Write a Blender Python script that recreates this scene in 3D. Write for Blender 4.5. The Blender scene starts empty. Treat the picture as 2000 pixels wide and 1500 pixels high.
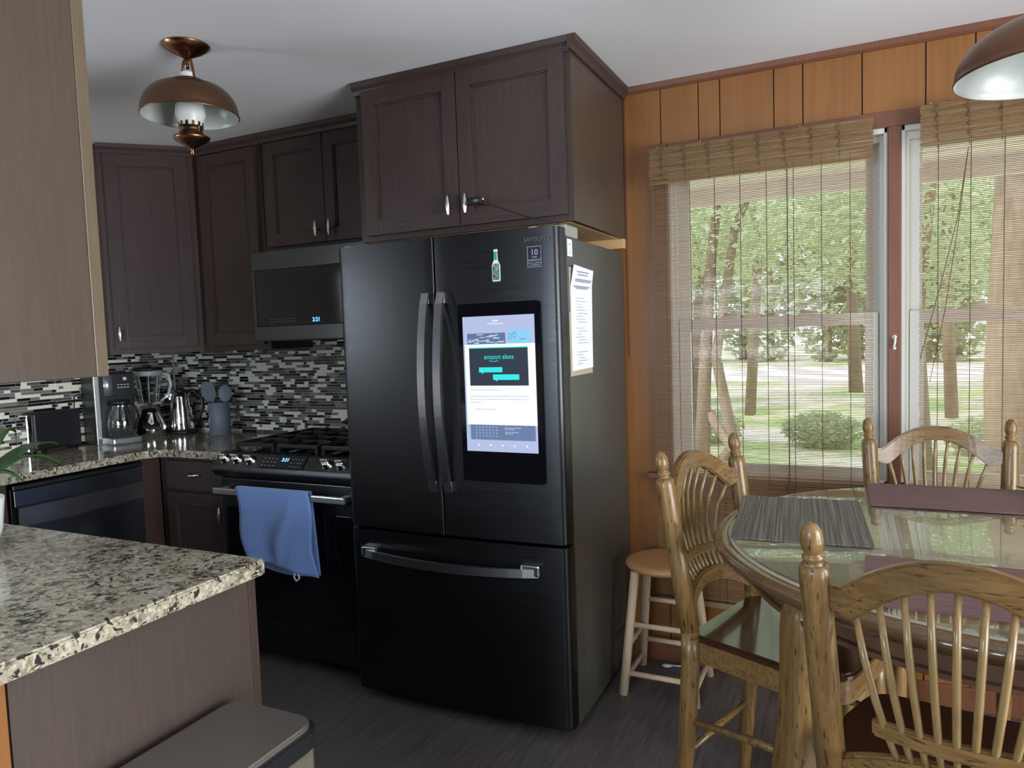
import bpy, bmesh, math, random
from mathutils import Vector, Matrix
R_ = math.radians
random.seed(7)
sc = bpy.context.scene
COL = sc.collection

# ------------------------------------------------------------------ camera
cam_d = bpy.data.cameras.new('camera'); cam = bpy.data.objects.new('camera', cam_d); COL.objects.link(cam)
YAW, PIT, ROL, FPX = R_(25.684), R_(-3.863), R_(-1.9985), 1409.23
_f = Vector((-math.sin(YAW)*math.cos(PIT), math.cos(YAW)*math.cos(PIT), math.sin(PIT)))
_r = Vector((math.cos(YAW), math.sin(YAW), 0)); _u = _r.cross(_f)
_R = math.cos(ROL)*_r + math.sin(ROL)*_u; _U = -math.sin(ROL)*_r + math.cos(ROL)*_u
CAM = Vector((3.5421, -2.9822, 1.4133))
cam.matrix_world = Matrix(((_R.x, _U.x, -_f.x, CAM.x), (_R.y, _U.y, -_f.y, CAM.y), (_R.z, _U.z, -_f.z, CAM.z), (0, 0, 0, 1)))
cam_d.sensor_width = 36; cam_d.sensor_fit = 'HORIZONTAL'; cam_d.lens = FPX/2000*36; cam_d.clip_start = .05; cam_d.clip_end = 300
sc.camera = cam

# ------------------------------------------------------------------ world, sun, daylight, exposure
w = bpy.data.worlds.new('sky'); sc.world = w; w.use_nodes = True
w.node_tree.nodes['Background'].inputs[0].default_value = (.72, .86, 1, 1)
w.node_tree.nodes['Background'].inputs[1].default_value = 4.5
def lamp(name, kind, loc, direction, energy, color, **kw):
    d = bpy.data.lights.new(name, kind); d.energy = energy; d.color = color
    for k, v in kw.items(): setattr(d, k, v)
    o = bpy.data.objects.new(name, d); COL.objects.link(o); o.location = loc
    o.rotation_euler = Vector(direction).to_track_quat('-Z', 'Y').to_euler(); return o
lamp('sun', 'SUN', (0, 0, 10), (.55, .38, -.8), 7.5, (1, .95, .85), angle=R_(2))
# daylight arriving through the openings the room has behind / beside the camera
lamp('daylight_glass_door', 'AREA', (6.3, -2.3, 1.2), (-1, 0, -.05), 215, (.97, .98, 1), shape='RECTANGLE', size=2.2, size_y=1.9)
lamp('daylight_rear_window', 'AREA', (2.4, -6.0, 1.5), (0, 1, -.02), 120, (.70, .82, 1), shape='RECTANGLE', size=1.8, size_y=1.2)
lamp('daylight_sink_window', 'AREA', (-.55, -2.72, 1.6), (1, .25, -.1), 85, (.75, .86, 1), shape='RECTANGLE', size=.5, size_y=.8)
sc.view_settings.view_transform = 'Standard'; sc.view_settings.look = 'None'
sc.view_settings.gamma = 1; sc.view_settings.use_curve_mapping = False
sc.view_settings.exposure = 0.0

# ------------------------------------------------------------------ materials
MATS = {}
def mat(name, col=(.5, .5, .5), rough=.5, metal=0, spec=.5, emit=None, estr=1, coat=0, trans=0, ior=1.45, build=None, aniso=0, sheen=0):
    if name in MATS: return MATS[name]
    m = bpy.data.materials.new(name); m.use_nodes = True; nt = m.node_tree; b = nt.nodes['Principled BSDF']
    b.inputs['Base Color'].default_value = (*col, 1); b.inputs['Roughness'].default_value = rough
    b.inputs['Metallic'].default_value = metal; b.inputs['Specular IOR Level'].default_value = spec
    b.inputs['Coat Weight'].default_value = coat; b.inputs['Coat Roughness'].default_value = .08
    b.inputs['Transmission Weight'].default_value = trans; b.inputs['IOR'].default_value = ior
    b.inputs['Anisotropic'].default_value = aniso; b.inputs['Sheen Weight'].default_value = sheen
    if emit: b.inputs['Emission Color'].default_value = (*emit, 1); b.inputs['Emission Strength'].default_value = estr
    if build: build(nt, b)
    MATS[name] = m; return m
def N(nt, t, **kw):
    n = nt.nodes.new(t)
    for k, v in kw.items():
        if k in n.inputs.keys(): n.inputs[k].default_value = v
        else: setattr(n, k, v)
    return n
def coords(nt, scale=(1, 1, 1), rot=(0, 0, 0)):
    tc = N(nt, 'ShaderNodeTexCoord'); mp = N(nt, 'ShaderNodeMapping')
    mp.inputs['Scale'].default_value = scale; mp.inputs['Rotation'].default_value = rot
    nt.links.new(tc.outputs['Object'], mp.inputs['Vector']); return mp.outputs['Vector']
def ramp(nt, src, stops, interp='LINEAR'):
    r = N(nt, 'ShaderNodeValToRGB'); r.color_ramp.interpolation = interp
    e = r.color_ramp.elements
    while len(e) < len(stops): e.new(.5)
    for i, (p, c) in enumerate(stops): e[i].position = p; e[i].color = (*c, 1)
    nt.links.new(src, r.inputs[0]); return r.outputs[0]
def noise(nt, vec, scale=5, detail=4, rough=.5, dist=0):
    n = N(nt, 'ShaderNodeTexNoise'); n.inputs['Scale'].default_value = scale; n.inputs['Detail'].default_value = detail
    n.inputs['Roughness'].default_value = rough; n.inputs['Distortion'].default_value = dist
    nt.links.new(vec, n.inputs['Vector']); return n.outputs[0]
def bump(nt, b, src, strength=.2, dist=.002):
    n = N(nt, 'ShaderNodeBump'); n.inputs['Strength'].default_value = strength; n.inputs['Distance'].default_value = dist
    nt.links.new(src, n.inputs['Height']); nt.links.new(n.outputs[0], b.inputs['Normal'])
def mixc(nt, fac, a, b_, mode='MIX'):
    m = N(nt, 'ShaderNodeMix', data_type='RGBA', blend_type=mode)
    if isinstance(fac, (int, float)): m.inputs[0].default_value = fac
    else: nt.links.new(fac, m.inputs[0])
    for s, i in ((a, 6), (b_, 7)):
        if isinstance(s, tuple): m.inputs[i].default_value = (*s, 1)
        else: nt.links.new(s, m.inputs[i])
    return m.outputs[2]
def wood(c1, c2, sc_=(30, 30, 1.5), nsc=4, b_str=.05, spots=None):
    def f(nt, b):
        v = coords(nt, sc_); n = noise(nt, v, nsc, 5, .6, .3)
        v2 = coords(nt, (1.3, 1.3, .6)); n2 = noise(nt, v2, 2, 2)
        c = ramp(nt, n, [(.3, c1), (.7, c2)])
        c = mixc(nt, .35, c, ramp(nt, n2, [(.3, tuple(x*.75 for x in c1)), (.7, tuple(min(1, x*1.15) for x in c2))]))
        if spots:
            v3 = coords(nt, spots[0]); n3 = noise(nt, v3, 1, 2, .5)
            c = mixc(nt, ramp(nt, n3, [(.60, (0, 0, 0)), (.68, (1, 1, 1))]), c, spots[1])
        nt.links.new(c, b.inputs['Base Color'])
        if b_str: bump(nt, b, n, b_str, .001)
    return f
espresso = mat('espresso_stained_wood', rough=.38, spec=.4, build=wood((.038, .023, .020), (.062, .039, .034)))
espresso_h = mat('espresso_stained_wood_crossgrain', rough=.38, spec=.4, build=wood((.038, .023, .020), (.062, .039, .034), (1.5, 30, 30)))
panelwood = mat('espresso_veneer_panel', rough=.42, spec=.4, build=wood((.052, .035, .024), (.072, .049, .034)))
litedgewood = mat('brown_wood_edge_painted_sheen', rough=.38, spec=.5, build=wood((.080, .056, .035), (.125, .088, .054)))  # paler tone paints in the window light caught by the cabinet edge
birch = mat('birch_cabinet_underside', rough=.5, build=wood((.50, .30, .14), (.60, .38, .19), (1.5, 30, 30)))
pine = mat('amber_pine_panelling', rough=.35, spec=.5, build=wood((.18, .070, .018), (.26, .106, .028), (14, 14, .7), 3, .03))
redtrim = mat('red_brown_window_trim', rough=.4, build=wood((.12, .042, .020), (.17, .063, .030)))
groove = mat('dark_panel_groove', (.03, .012, .006), .8)
chairwood = mat('antique_honey_chair_wood', rough=.36, spec=.5, coat=.15, build=wood((.080, .040, .011), (.245, .140, .046), (26, 26, 2.5), 3, .04, ((190, 190, 26), (.05, .022, .008))))
chairwoodx = mat('antique_honey_chair_wood_crossgrain', rough=.36, spec=.5, coat=.15, build=wood((.080, .040, .011), (.245, .140, .046), (2.5, 26, 26), 3, .04, ((26, 190, 190), (.05, .022, .008))))
spindlewood = mat('golden_spindle_wood', rough=.3, spec=.5, coat=.2, build=wood((.175, .108, .040), (.29, .185, .075), (40, 40, 3), 3, .03))
seatwood = mat('dark_cherry_seat_wood', rough=.16, spec=.5, coat=.6, build=wood((.035, .012, .008), (.060, .022, .012), (2, 24, 24), 3, 0))
tabletopwood = mat('tan_tabletop_wood', rough=.3, build=wood((.34, .275, .20), (.42, .345, .26), (2, 20, 20), 3, 0))
tablerim = mat('dark_table_rim_wood', rough=.16, spec=.6, coat=.4, build=wood((.085, .045, .022), (.14, .075, .035), (20, 20, 2), 3, 0))
apronwood = mat('brown_table_apron_wood', rough=.4, build=wood((.085, .040, .020), (.13, .063, .03), (3, 3, 25), 3, 0))
paleoak = mat('pale_unfinished_stool_wood', rough=.55, build=wood((.50, .36, .23), (.62, .47, .32), (30, 30, 2)))
stoolseat = mat('orange_brown_stool_seat', rough=.38, build=wood((.40, .19, .075), (.50, .26, .11), (2, 22, 22)))
steel = mat('brushed_nickel', (.72, .70, .66), .25, 1)
chrome = mat('polished_chrome', (.85, .85, .86), .08, 1)
def brushed(c, vert=True):
    def f(nt, b):
        v = coords(nt, (3, 3, 400) if vert else (400, 3, 3)); n = noise(nt, v, 2, 3)
        nt.links.new(ramp(nt, n, [(.3, (.30,)*3), (.7, (.40,)*3)]), b.inputs['Roughness'])
    return f
blacksteel = mat('black_stainless_steel', (.075, .077, .082), .36, 1, build=brushed(0))
fridgesteel = mat('dark_stainless_door', (.044, .044, .045), .34, 1, build=brushed(0))
fridgeside = mat('dark_grey_enamel_side', (.085, .085, .075), .34, .35)
gasket = mat('fridge_door_edge', (.33, .34, .30), .4, .4)
handlesteel = mat('satin_steel_handle', (.46, .46, .48), .26, 1)
blackglass = mat('black_glass', (.004, .004, .006), .06, 0, .5)
blackplastic = mat('black_plastic', (.012, .012, .014), .35)
darkgap = mat('dark_gap', (.004, .004, .004), .9)
grate = mat('cast_iron_grate', (.014, .014, .016), .42)
greystuff = mat('blue_grey_silicone', (.13, .155, .19), .45)
silver = mat('silver_plastic', (.45, .47, .50), .28, .8)
white = mat('white_window_vinyl', (.60, .575, .52), .38)
ceilwhite = mat('matt_white_ceiling', (.79, .765, .785), .9, build=lambda nt, b: bump(nt, b, noise(nt, coords(nt), 60, 3), .05, .001))
wallpaint = mat('dull_cream_wall_paint', (.45, .40, .33), .8)
towelblue = mat('blue_terry_cloth', (.125, .225, .50), .95, sheen=.3, build=lambda nt, b: (nt.links.new(ramp(nt, noise(nt, coords(nt), 260, 2), [(.3, (.10, .19, .44)), (.7, (.16, .27, .57))]), b.inputs['Base Color']), bump(nt, b, noise(nt, coords(nt), 420, 2), .6, .002)))
paper = mat('white_paper', (.74, .76, .86), .5)
ink = mat('grey_print', (.25, .27, .33), .7)
plasticsleeve = mat('clear_sleeve_edge', (.42, .38, .28), .2)
copper = mat('antique_copper', (.30, .14, .085), .28, 1)
bronze = mat('brown_bronze_shade', (.15, .078, .045), .34, .85)
enamel = mat('white_enamel_inside', (.46, .475, .45), .3)
granite_c = None
def granite(nt, b):
    v = coords(nt)
    n1 = noise(nt, v, 48, 5, .62, .6); n2 = noise(nt, v, 16, 4, .6, .4); n3 = noise(nt, v, 90, 4, .6, .4)
    c = ramp(nt, n2, [(.36, (.16, .128, .084)), (.56, (.35, .31, .23))])
    c = mixc(nt, ramp(nt, n3, [(.52, (0, 0, 0)), (.60, (1, 1, 1))]), c, (.46, .425, .345))
    c = mixc(nt, ramp(nt, n1, [(.555, (0, 0, 0)), (.585, (1, 1, 1))]), c, (.030, .027, .026))
    c = mixc(nt, ramp(nt, n3, [(.36, (1, 1, 1)), (.40, (0, 0, 0))]), c, (.085, .07, .055))
    nt.links.new(c, b.inputs['Base Color'])
granitem = mat('speckled_tan_granite', rough=.10, spec=.5, build=granite)
def floorb(nt, b):
    v = coords(nt, (1, 1, 1), (0, 0, R_(90)))
    br = N(nt, 'ShaderNodeTexBrick'); br.offset = .37; br.inputs['Scale'].default_value = 1; br.inputs['Brick Width'].default_value = 1.2
    br.inputs['Row Height'].default_value = .18; br.inputs['Mortar Size'].default_value = .0015
    br.inputs['Color1'].default_value = (.075, .067, .066, 1); br.inputs['Color2'].default_value = (.105, .093, .090, 1); br.inputs['Mortar'].default_value = (.012, .011, .011, 1)
    nt.links.new(v, br.inputs['Vector'])
    n = noise(nt, coords(nt, (22, 1.6, 1)), 3, 5, .6, .4)
    c = mixc(nt, .55, br.outputs['Color'], ramp(nt, n, [(.3, (.045, .039, .039)), (.7, (.150, .130, .122))]))
    nt.links.new(c, b.inputs['Base Color']); bump(nt, b, n, .06, .001)
floorm = mat('grey_brown_plank_floor', rough=.36, spec=.45, build=floorb)
def bamboo(nt, b):
    n = noise(nt, coords(nt, (2.5, 1, 240)), 2, 3)
    nt.links.new(ramp(nt, n, [(.3, (.20, .12, .06)), (.7, (.46, .32, .18))]), b.inputs['Base Color'])
bamboom = mat('bamboo_slats', rough=.5, build=bamboo)
def _translucent(m, fac, tint):
    nt = m.node_tree; b = nt.nodes['Principled BSDF']; o = nt.nodes['Material Output']; t = N(nt, 'ShaderNodeBsdfTranslucent'); mx = N(nt, 'ShaderNodeMixShader')
    t.inputs[0].default_value = (*tint, 1); mx.inputs[0].default_value = fac
    nt.links.new(b.outputs[0], mx.inputs[1]); nt.links.new(t.outputs[0], mx.inputs[2]); nt.links.new(mx.outputs[0], o.inputs[0])
_translucent(bamboom, .4, (.62, .40, .20))
cordm = mat('brown_blind_cord', (.10, .055, .03), .8)
def matb(ax):
    def f(nt, b):
        s = [3, 3, 3]; s[ax] = 260
        n = noise(nt, coords(nt, tuple(s)), 1, 3)
        return n
    return f
def gm(nt, b):
    n = noise(nt, coords(nt, (150, 1, 1)), 1.5, 3, .7)
    nt.links.new(ramp(nt, n, [(.38, (.045, .038, .034)), (.5, (.085, .076, .068)), (.62, (.17, .145, .125))], 'LINEAR'), b.inputs['Base Color'])
    bump(nt, b, noise(nt, coords(nt), 500, 1), .3, .001)
greymat = mat('striped_grey_woven_vinyl', rough=.62, build=gm)
def pm(nt, b):
    n = noise(nt, coords(nt, (4, 90, 1)), 1.5, 3, .7)
    nt.links.new(ramp(nt, n, [(.35, (.085, .036, .040)), (.65, (.155, .075, .078))]), b.inputs['Base Color'])
    bump(nt, b, noise(nt, coords(nt), 500, 1), .3, .001)
plummat = mat('plum_woven_vinyl', rough=.62, build=pm)
def paneb(name, tint, gloss, f0=.04, f90=1.0):
    m = bpy.data.materials.new(name); m.use_nodes = True; nt = m.node_tree; nt.nodes.clear()
    o = N(nt, 'ShaderNodeOutputMaterial'); mx = N(nt, 'ShaderNodeMixShader'); t = N(nt, 'ShaderNodeBsdfTransparent'); g = N(nt, 'ShaderNodeBsdfGlossy')
    lw = N(nt, 'ShaderNodeLayerWeight'); lw.inputs[0].default_value = .5; p = N(nt, 'ShaderNodeMath', operation='POWER'); p.inputs[1].default_value = 5
    ma = N(nt, 'ShaderNodeMath', operation='MULTIPLY_ADD'); ma.inputs[1].default_value = f90-f0; ma.inputs[2].default_value = f0
    t.inputs[0].default_value = (*tint, 1); g.inputs['Roughness'].default_value = gloss; g.inputs[0].default_value = (1, 1, 1, 1)
    nt.links.new(lw.outputs['Facing'], p.inputs[0]); nt.links.new(p.outputs[0], ma.inputs[0]); nt.links.new(ma.outputs[0], mx.inputs[0])
    nt.links.new(t.outputs[0], mx.inputs[1]); nt.links.new(g.outputs[0], mx.inputs[2]); nt.links.new(mx.outputs[0], o.inputs[0])
    MATS[name] = m; return m
pane = paneb('clear_window_glass', (.99, 1, .99), 0, .010, .12)
jarglass = paneb('clear_jar_glass', (.985, .99, .99), .03, .16)
frosted = mat('frosted_lamp_glass', (.86, .86, .84), .35, trans=.25)
tableglass = paneb('table_glass', (.95, .98, .95), .0, .06)
tileM = [mat('cream_stone_tile', (.74, .715, .59), .35), mat('black_glass_tile', (.010, .010, .012), .08), mat('charcoal_tile', (.085, .082, .078), .25),
         mat('grey_stone_tile', (.17, .165, .155), .4), mat('red_brown_tile', (.09, .045, .035), .15), mat('pale_grout', (.55, .53, .46), .9)]
def leafb(name, c, t):
    m = bpy.data.materials.new(name); m.use_nodes = True; nt = m.node_tree; nt.nodes.clear()
    o = N(nt, 'ShaderNodeOutputMaterial'); mx = N(nt, 'ShaderNodeMixShader'); d = N(nt, 'ShaderNodeBsdfPrincipled'); tr = N(nt, 'ShaderNodeBsdfTranslucent')
    d.inputs['Base Color'].default_value = (*c, 1); d.inputs['Roughness'].default_value = .35; tr.inputs[0].default_value = (*t, 1); mx.inputs[0].default_value = .5
    nt.links.new(d.outputs[0], mx.inputs[1]); nt.links.new(tr.outputs[0], mx.inputs[2]); nt.links.new(mx.outputs[0], o.inputs[0])
    MATS[name] = m; return m
leafA = leafb('light_green_leaves', (.42, .48, .35), (.46, .54, .31))
leafB = leafb('mid_green_leaves', (.29, .36, .24), (.37, .45, .25))
bark = mat('grey_brown_bark', rough=.9, build=wood((.13, .095, .07), (.24, .19, .15), (8, 8, 1.5), 3, .5))
def lawn(nt, b):
    n = noise(nt, coords(nt), .5, 5, .65); n2 = noise(nt, coords(nt), 9, 4)
    c = ramp(nt, n, [(.36, (.12, .21, .06)), (.46, (.24, .32, .13)), (.51, (.46, .39, .30)), (.60, (.72, .65, .57))])
    nt.links.new(mixc(nt, .3, c, ramp(nt, n2, [(.3, (.09, .2, .03)), (.7, (.5, .55, .28))])), b.inputs['Base Color'])
lawnm = mat('patchy_lawn', rough=.95, build=lawn)
drivem = mat('pale_gravel', (.74, .72, .68), .9)
soffitm = mat('beige_soffit', (.82, .73, .70), .8)
plantg = mat('dark_green_leaf', (.035, .095, .028), .35)
porcelain = mat('white_glazed_pot', (.80, .82, .80), .2)

# ------------------------------------------------------------------ object helpers
def tag(o, label=None, cat=None, group=None, kind=None):
    if label: o['label'] = label
    if cat: o['category'] = cat
    if group: o['group'] = group
    if kind: o['kind'] = kind
    return o
def thing(name, label, cat, loc=(0, 0, 0), rz=0, group=None):
    o = bpy.data.objects.new(name, None); COL.objects.link(o); o.location = loc; o.rotation_euler = (0, 0, rz); o.empty_display_size = .1
    return tag(o, label, cat, group)
class MB:
    def __init__(s): s.bm = bmesh.new(); s.mi = 0
    def _new(s, geomfaces, m=None, smooth=False):
        for f in geomfaces: f.material_index = s.mi if m is None else m; f.smooth = smooth
    def box(s, a, b, bev=0, m=None, seg=2, mtx=None):
        x0, x1 = sorted((a[0], b[0])); y0, y1 = sorted((a[1], b[1])); z0, z1 = sorted((a[2], b[2]))
        t = bmesh.new(); bmesh.ops.create_cube(t, size=1)
        for v in t.verts: v.co = Vector(((x0+x1)/2+v.co.x*(x1-x0), (y0+y1)/2+v.co.y*(y1-y0), (z0+z1)/2+v.co.z*(z1-z0)))
        if bev: bmesh.ops.bevel(t, geom=list(t.edges), offset=min(bev, .49*min(x1-x0, y1-y0, z1-z0)), segments=seg, affect='EDGES', profile=.6)
        s.merge(t, m, mtx); return s
    def merge(s, t, m=None, mtx=None, smooth=False):
        vm = {}
        for v in t.verts: vm[v] = s.bm.verts.new(mtx @ v.co if mtx else v.co)
        for f in t.faces:
            try: nf = s.bm.faces.new([vm[v] for v in f.verts])
            except ValueError: continue
            nf.material_index = s.mi if m is None else m; nf.smooth = f.smooth or smooth
        t.free()
    def poly(s, pts, m=None):
        f = s.bm.faces.new([s.bm.verts.new(p) for p in pts]); f.material_index = s.mi if m is None else m; return s
    def prism(s, pts, axis, lo, hi, m=None, bev=0, mtx=None, smooth=False):
        # pts 2D in the other two axes (cyclic order)
        def P(p, t):
            return {0: (t, p[0], p[1]), 1: (p[0], t, p[1]), 2: (p[0], p[1], t)}[axis]
        t = bmesh.new(); a = [t.verts.new(P(p, lo)) for p in pts]; b = [t.verts.new(P(p, hi)) for p in pts]; n = len(pts)
        t.faces.new(a); t.faces.new(b[::-1])
        for i in range(n):
            f = t.faces.new([a[i], b[i], b[(i+1) % n], a[(i+1) % n]]); f.smooth = smooth
        bmesh.ops.recalc_face_normals(t, faces=list(t.faces))
        if bev: bmesh.ops.bevel(t, geom=[e for e in t.edges if len(e.link_faces) == 2 and e.calc_face_angle(0) > .6], offset=bev, segments=2, affect='EDGES')
        s.merge(t, m, mtx); return s
    def tube(s, pts, rad, n=10, m=None, smooth=True, cap=True, squash=1):
        pts = [Vector(p) for p in pts]; rads = rad if isinstance(rad, (list, tuple)) else [rad]*len(pts)
        rings = []; up = None
        for i, p in enumerate(pts):
            d = (pts[min(i+1, len(pts)-1)]-pts[max(i-1, 0)]).normalized()
            if up is None: up = Vector((0, 1, 0)) if abs(d.z) > .7 else Vector((0, 0, 1))
            x = up.cross(d).normalized(); y = d.cross(x).normalized(); up = y
            rings.append([s.bm.verts.new(p+(x*math.cos(2*math.pi*k/n)+y*math.sin(2*math.pi*k/n)*squash)*rads[i]) for k in range(n)])
        for a, b in zip(rings, rings[1:]):
            for k in range(n):
                f = s.bm.faces.new([a[k], a[(k+1) % n], b[(k+1) % n], b[k]]); f.smooth = smooth; f.material_index = s.mi if m is None else m
        if cap:
            for r in (rings[0][::-1], rings[-1]): f = s.bm.faces.new(r); f.material_index = s.mi if m is None else m
        return s
    def lathe(s, prof, c=(0, 0, 0), n=32, m=None, smooth=True, axis=None, sx=1, sy=1):
        # prof list of (r,z); closed at r=0 ends
        M = axis.to_track_quat('Z', 'Y').to_matrix() if axis else Matrix.Identity(3); c = Vector(c); rings = []
        for r, z in prof:
            if r < 1e-6: rings.append([s.bm.verts.new(c+M @ Vector((0, 0, z)))])
            else: rings.append([s.bm.verts.new(c+M @ Vector((r*math.cos(2*math.pi*k/n)*sx, r*math.sin(2*math.pi*k/n)*sy, z))) for k in range(n)])
        for a, b in zip(rings, rings[1:]):
            for k in range(n):
                k2 = (k+1) % n
                if len(a) == 1 and len(b) == 1: continue
                v = [a[0], b[k], b[k2]] if len(a) == 1 else ([a[k], a[k2], b[0]] if len(b) == 1 else [a[k], a[k2], b[k2], b[k]])
                f = s.bm.faces.new(v); f.smooth = smooth; f.material_index = s.mi if m is None else m
        return s
    def cyl(s, c, r, z0, z1, n=32, m=None, smooth=True):
        return s.lathe([(0, z0), (r, z0), (r, z0), (r, z1), (r, z1), (0, z1)], c, n, m, smooth)
    def sphere(s, c, r, m=None, sx=1, sy=1, sz=1, n=16):
        return s.lathe([(r*math.sin(math.pi*i/10), -r*sz*math.cos(math.pi*i/10)) for i in range(11)], c, n, m, True, None, sx, sy)
    def text(s, body, size, mtx, m=None, align='CENTER', ext=.0004):
        cu = bpy.data.curves.new('t', 'FONT'); cu.body = body; cu.size = size; cu.align_x = align; cu.extrude = ext; cu.resolution_u = 2
        o = bpy.data.objects.new('t', cu); COL.objects.link(o); bpy.context.view_layer.update()
        me = bpy.data.meshes.new_from_object(o.evaluated_get(bpy.context.evaluated_depsgraph_get()))
        t = bmesh.new(); t.from_mesh(me); s.merge(t, m, mtx)
        bpy.data.objects.remove(o); bpy.data.meshes.remove(me); bpy.data.curves.remove(cu); return s
    def build(s, name, mats, parent=None, autosmooth=False):
        me = bpy.data.meshes.new(name); bmesh.ops.recalc_face_normals(s.bm, faces=list(s.bm.faces)) if not getattr(s, 'norc', False) else None
        s.bm.to_mesh(me); s.bm.free()
        for m in (mats if isinstance(mats, (list, tuple)) else [mats]): me.materials.append(m)
        o = bpy.data.objects.new(name, me); COL.objects.link(o)
        if parent: o.parent = parent
        return o
def B(a, b, bev=0): return MB().box(a, b, bev)
def struct(o): o['kind'] = 'structure'; return o
def copytree(o, parent=None):
    c = o.copy(); COL.objects.link(c); c.parent = parent
    for ch in o.children: copytree(ch, c)
    return c

H = 2.415; XL = -.106; CT = .926; WX = 5.9; RY = -5.4
# ------------------------------------------------------------------ setting
struct(B((XL-.15, RY-.15, -.1), (WX+.15, .14, 0)).build('floor', floorm))
struct(B((XL-1.3, RY-1.3, H), (WX+1.3, 1.25, H+.12)).build('ceiling', ceilwhite))  # unseen overhang past the walls added to keep sun out of the windows
# back wall (kitchen part painted, dining part pine boards) with two window openings
W1 = (2.845, 3.64); W2 = (3.684, 4.475); WZ = (.80, 2.112)
b = MB(); b.box((XL, 0, 0), (2.40, .14, H), m=0)
def boards(b, x0, x1, z0, z1):
    gs = [g for g in GR if x0+.012 < g < x1-.012]; xs = [x0]+gs+[x1]
    for p, q in zip(xs, xs[1:]):
        b.box((p+(.0022 if p in gs else 0), 0, z0), (q-(.0022 if q in gs else 0), .02, z1), .0, 1)
    b.box((x0, .006, z0), (x1, .022, z1), 0, 2)
GR = [2.82, 2.972, 3.055, 3.255, 3.358, 3.558, 3.759, 3.907, 3.957, 4.16, 4.36, 4.56, 4.66, 4.86, 5.06, 5.2, 5.4, 5.6, 5.75]
for x0, x1, z0, z1 in ((2.40, W1[0], 0, H), (W2[1], WX, 0, H), (W1[0], W2[1], WZ[1], H), (W1[0], W2[1], 0, WZ[0]), (W1[1], W2[0], WZ[0], WZ[1])):
    boards(b, x0, x1, z0, z1); b.box((x0, .02, z0), (x1, .14, z1), 0, 0)
struct(b.build('wall_back', [wallpaint, pine, groove]))
def wall_open(name, axis, at, th, lo, hi, openings, m):
    b = MB(); cuts = sorted(openings); cur = lo
    def bx(u0, u1, z0, z1):
        if u1-u0 < 1e-4 or z1-z0 < 1e-4: return
        b.box((at, u0, z0), (at+th, u1, z1)) if axis == 0 else b.box((u0, at, z0), (u1, at+th, z1))
    for u0, u1, z0, z1 in cuts:
        bx(cur, u0, 0, H); bx(u0, u1, 0, z0); bx(u0, u1, z1, H); cur = u1
    bx(cur, hi, 0, H); return struct(b.build(name, m))
wall_open('wall_left', 0, XL-.14, .14, RY, .14, [(-3.0, -2.45, 1.2, 2.0)], wallpaint)
wall_open('wall_right', 0, WX, .14, RY, .14, [(-3.4, -1.2, .05, 2.1)], wallpaint)
wall_open('wall_rear', 1, RY-.14, .14, XL-.14, WX+.14, [(1.5, 3.3, .9, 2.05)], wallpaint)
def plain_window(name, axis, at, u0, u1, z0, z1):
    b = MB(); t = .05
    for p, q in (((u0, z0), (u0+t, z1)), ((u1-t, z0), (u1, z1)), ((u0, z0), (u1, z0+t)), ((u0, z1-t), (u1, z1)), (((u0+u1)/2-t/2, z0), ((u0+u1)/2+t/2, z1))):
        b.box((at, p[0], p[1]), (at+.06, q[0], q[1]), .004) if axis == 0 else b.box((p[0], at, p[1]), (q[0], at+.06, q[1]), .004)
    o = struct(b.build(name, white))
    g = MB(); g.box((at+.028, u0+t, z0+t), (at+.032, u1-t, z1-t)) if axis == 0 else g.box((u0+t, at+.028, z0+t), (u1-t, at+.032, z1-t))
    g.build('window_pane', pane, o)
plain_window('window_3', 0, XL-.1, -3.0, -2.45, 1.2, 2.0)
plain_window('window_4', 1, RY-.1, 1.5, 3.3, .9, 2.05)
plain_window('door_1', 0, WX+.04, -3.4, -1.2, .05, 2.1)
# double hung windows
def dh_window(name, x0, x1):
    z0, z1 = WZ; o = MB()
    # outer jamb (stepped vinyl tracks)
    for s, xa in ((1, x0), (-1, x1)):
        o.box((xa, .0, z0), (xa+s*.012, .13, z1), .002); o.box((xa, .028, z0), (xa+s*.026, .13, z1), .002)
        o.box((xa, .0575, z0), (xa+s*.034, .0605, z1)); o.box((xa, .093, z0), (xa+s*.036, .099, z1))
    o.box((x0, .0, z1-.02), (x1, .13, z1), .002); o.box((x0, .03, z1-.045), (x1, .13, z1-.02), .002)
    o.box((x0, .0, z0), (x1, .135, z0+.025), .002)
    fr = struct(o.build(name, white))
    def sash(nm, ya, za, zb, rail_lo, rail_hi, st):
        s = MB(); xa, xb = x0+.028, x1-.028
        s.box((xa, ya, za), (xa+st, ya+.028, zb), .003); s.box((xb-st, ya, za), (xb, ya+.028, zb), .003)
        s.box((xa+st, ya, za), (xb-st, ya+.028, za+rail_lo), .0); s.box((xa+st, ya, zb-rail_hi), (xb-st, ya+.028, zb), .0)
        q = s.build(nm, white, fr)
        B((xa+st, ya+.012, za+rail_lo), (xb-st, ya+.016, zb-rail_hi)).build('glass_pane', pane, q); return q
    sash('upper_sash', .062, 1.415, z1-.03, .035, .045, .042)
    lo = sash('lower_sash', .028, z0+.02, 1.452, .042, .045, .046)
    for cx in (x0+(x1-x0)*.30, x0+(x1-x0)*.66):
        k = MB(); k.box((cx-.03, .010, 1.452), (cx+.03, .052, 1.460), .002); k.tube([(cx-.028, .022, 1.464), (cx, .028, 1.468), (cx+.03, .03, 1.464)], .006, 8)
        k.build('sash_lock', white, lo)
dh_window('window_1', *W1); dh_window('window_2', *W2)
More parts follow.
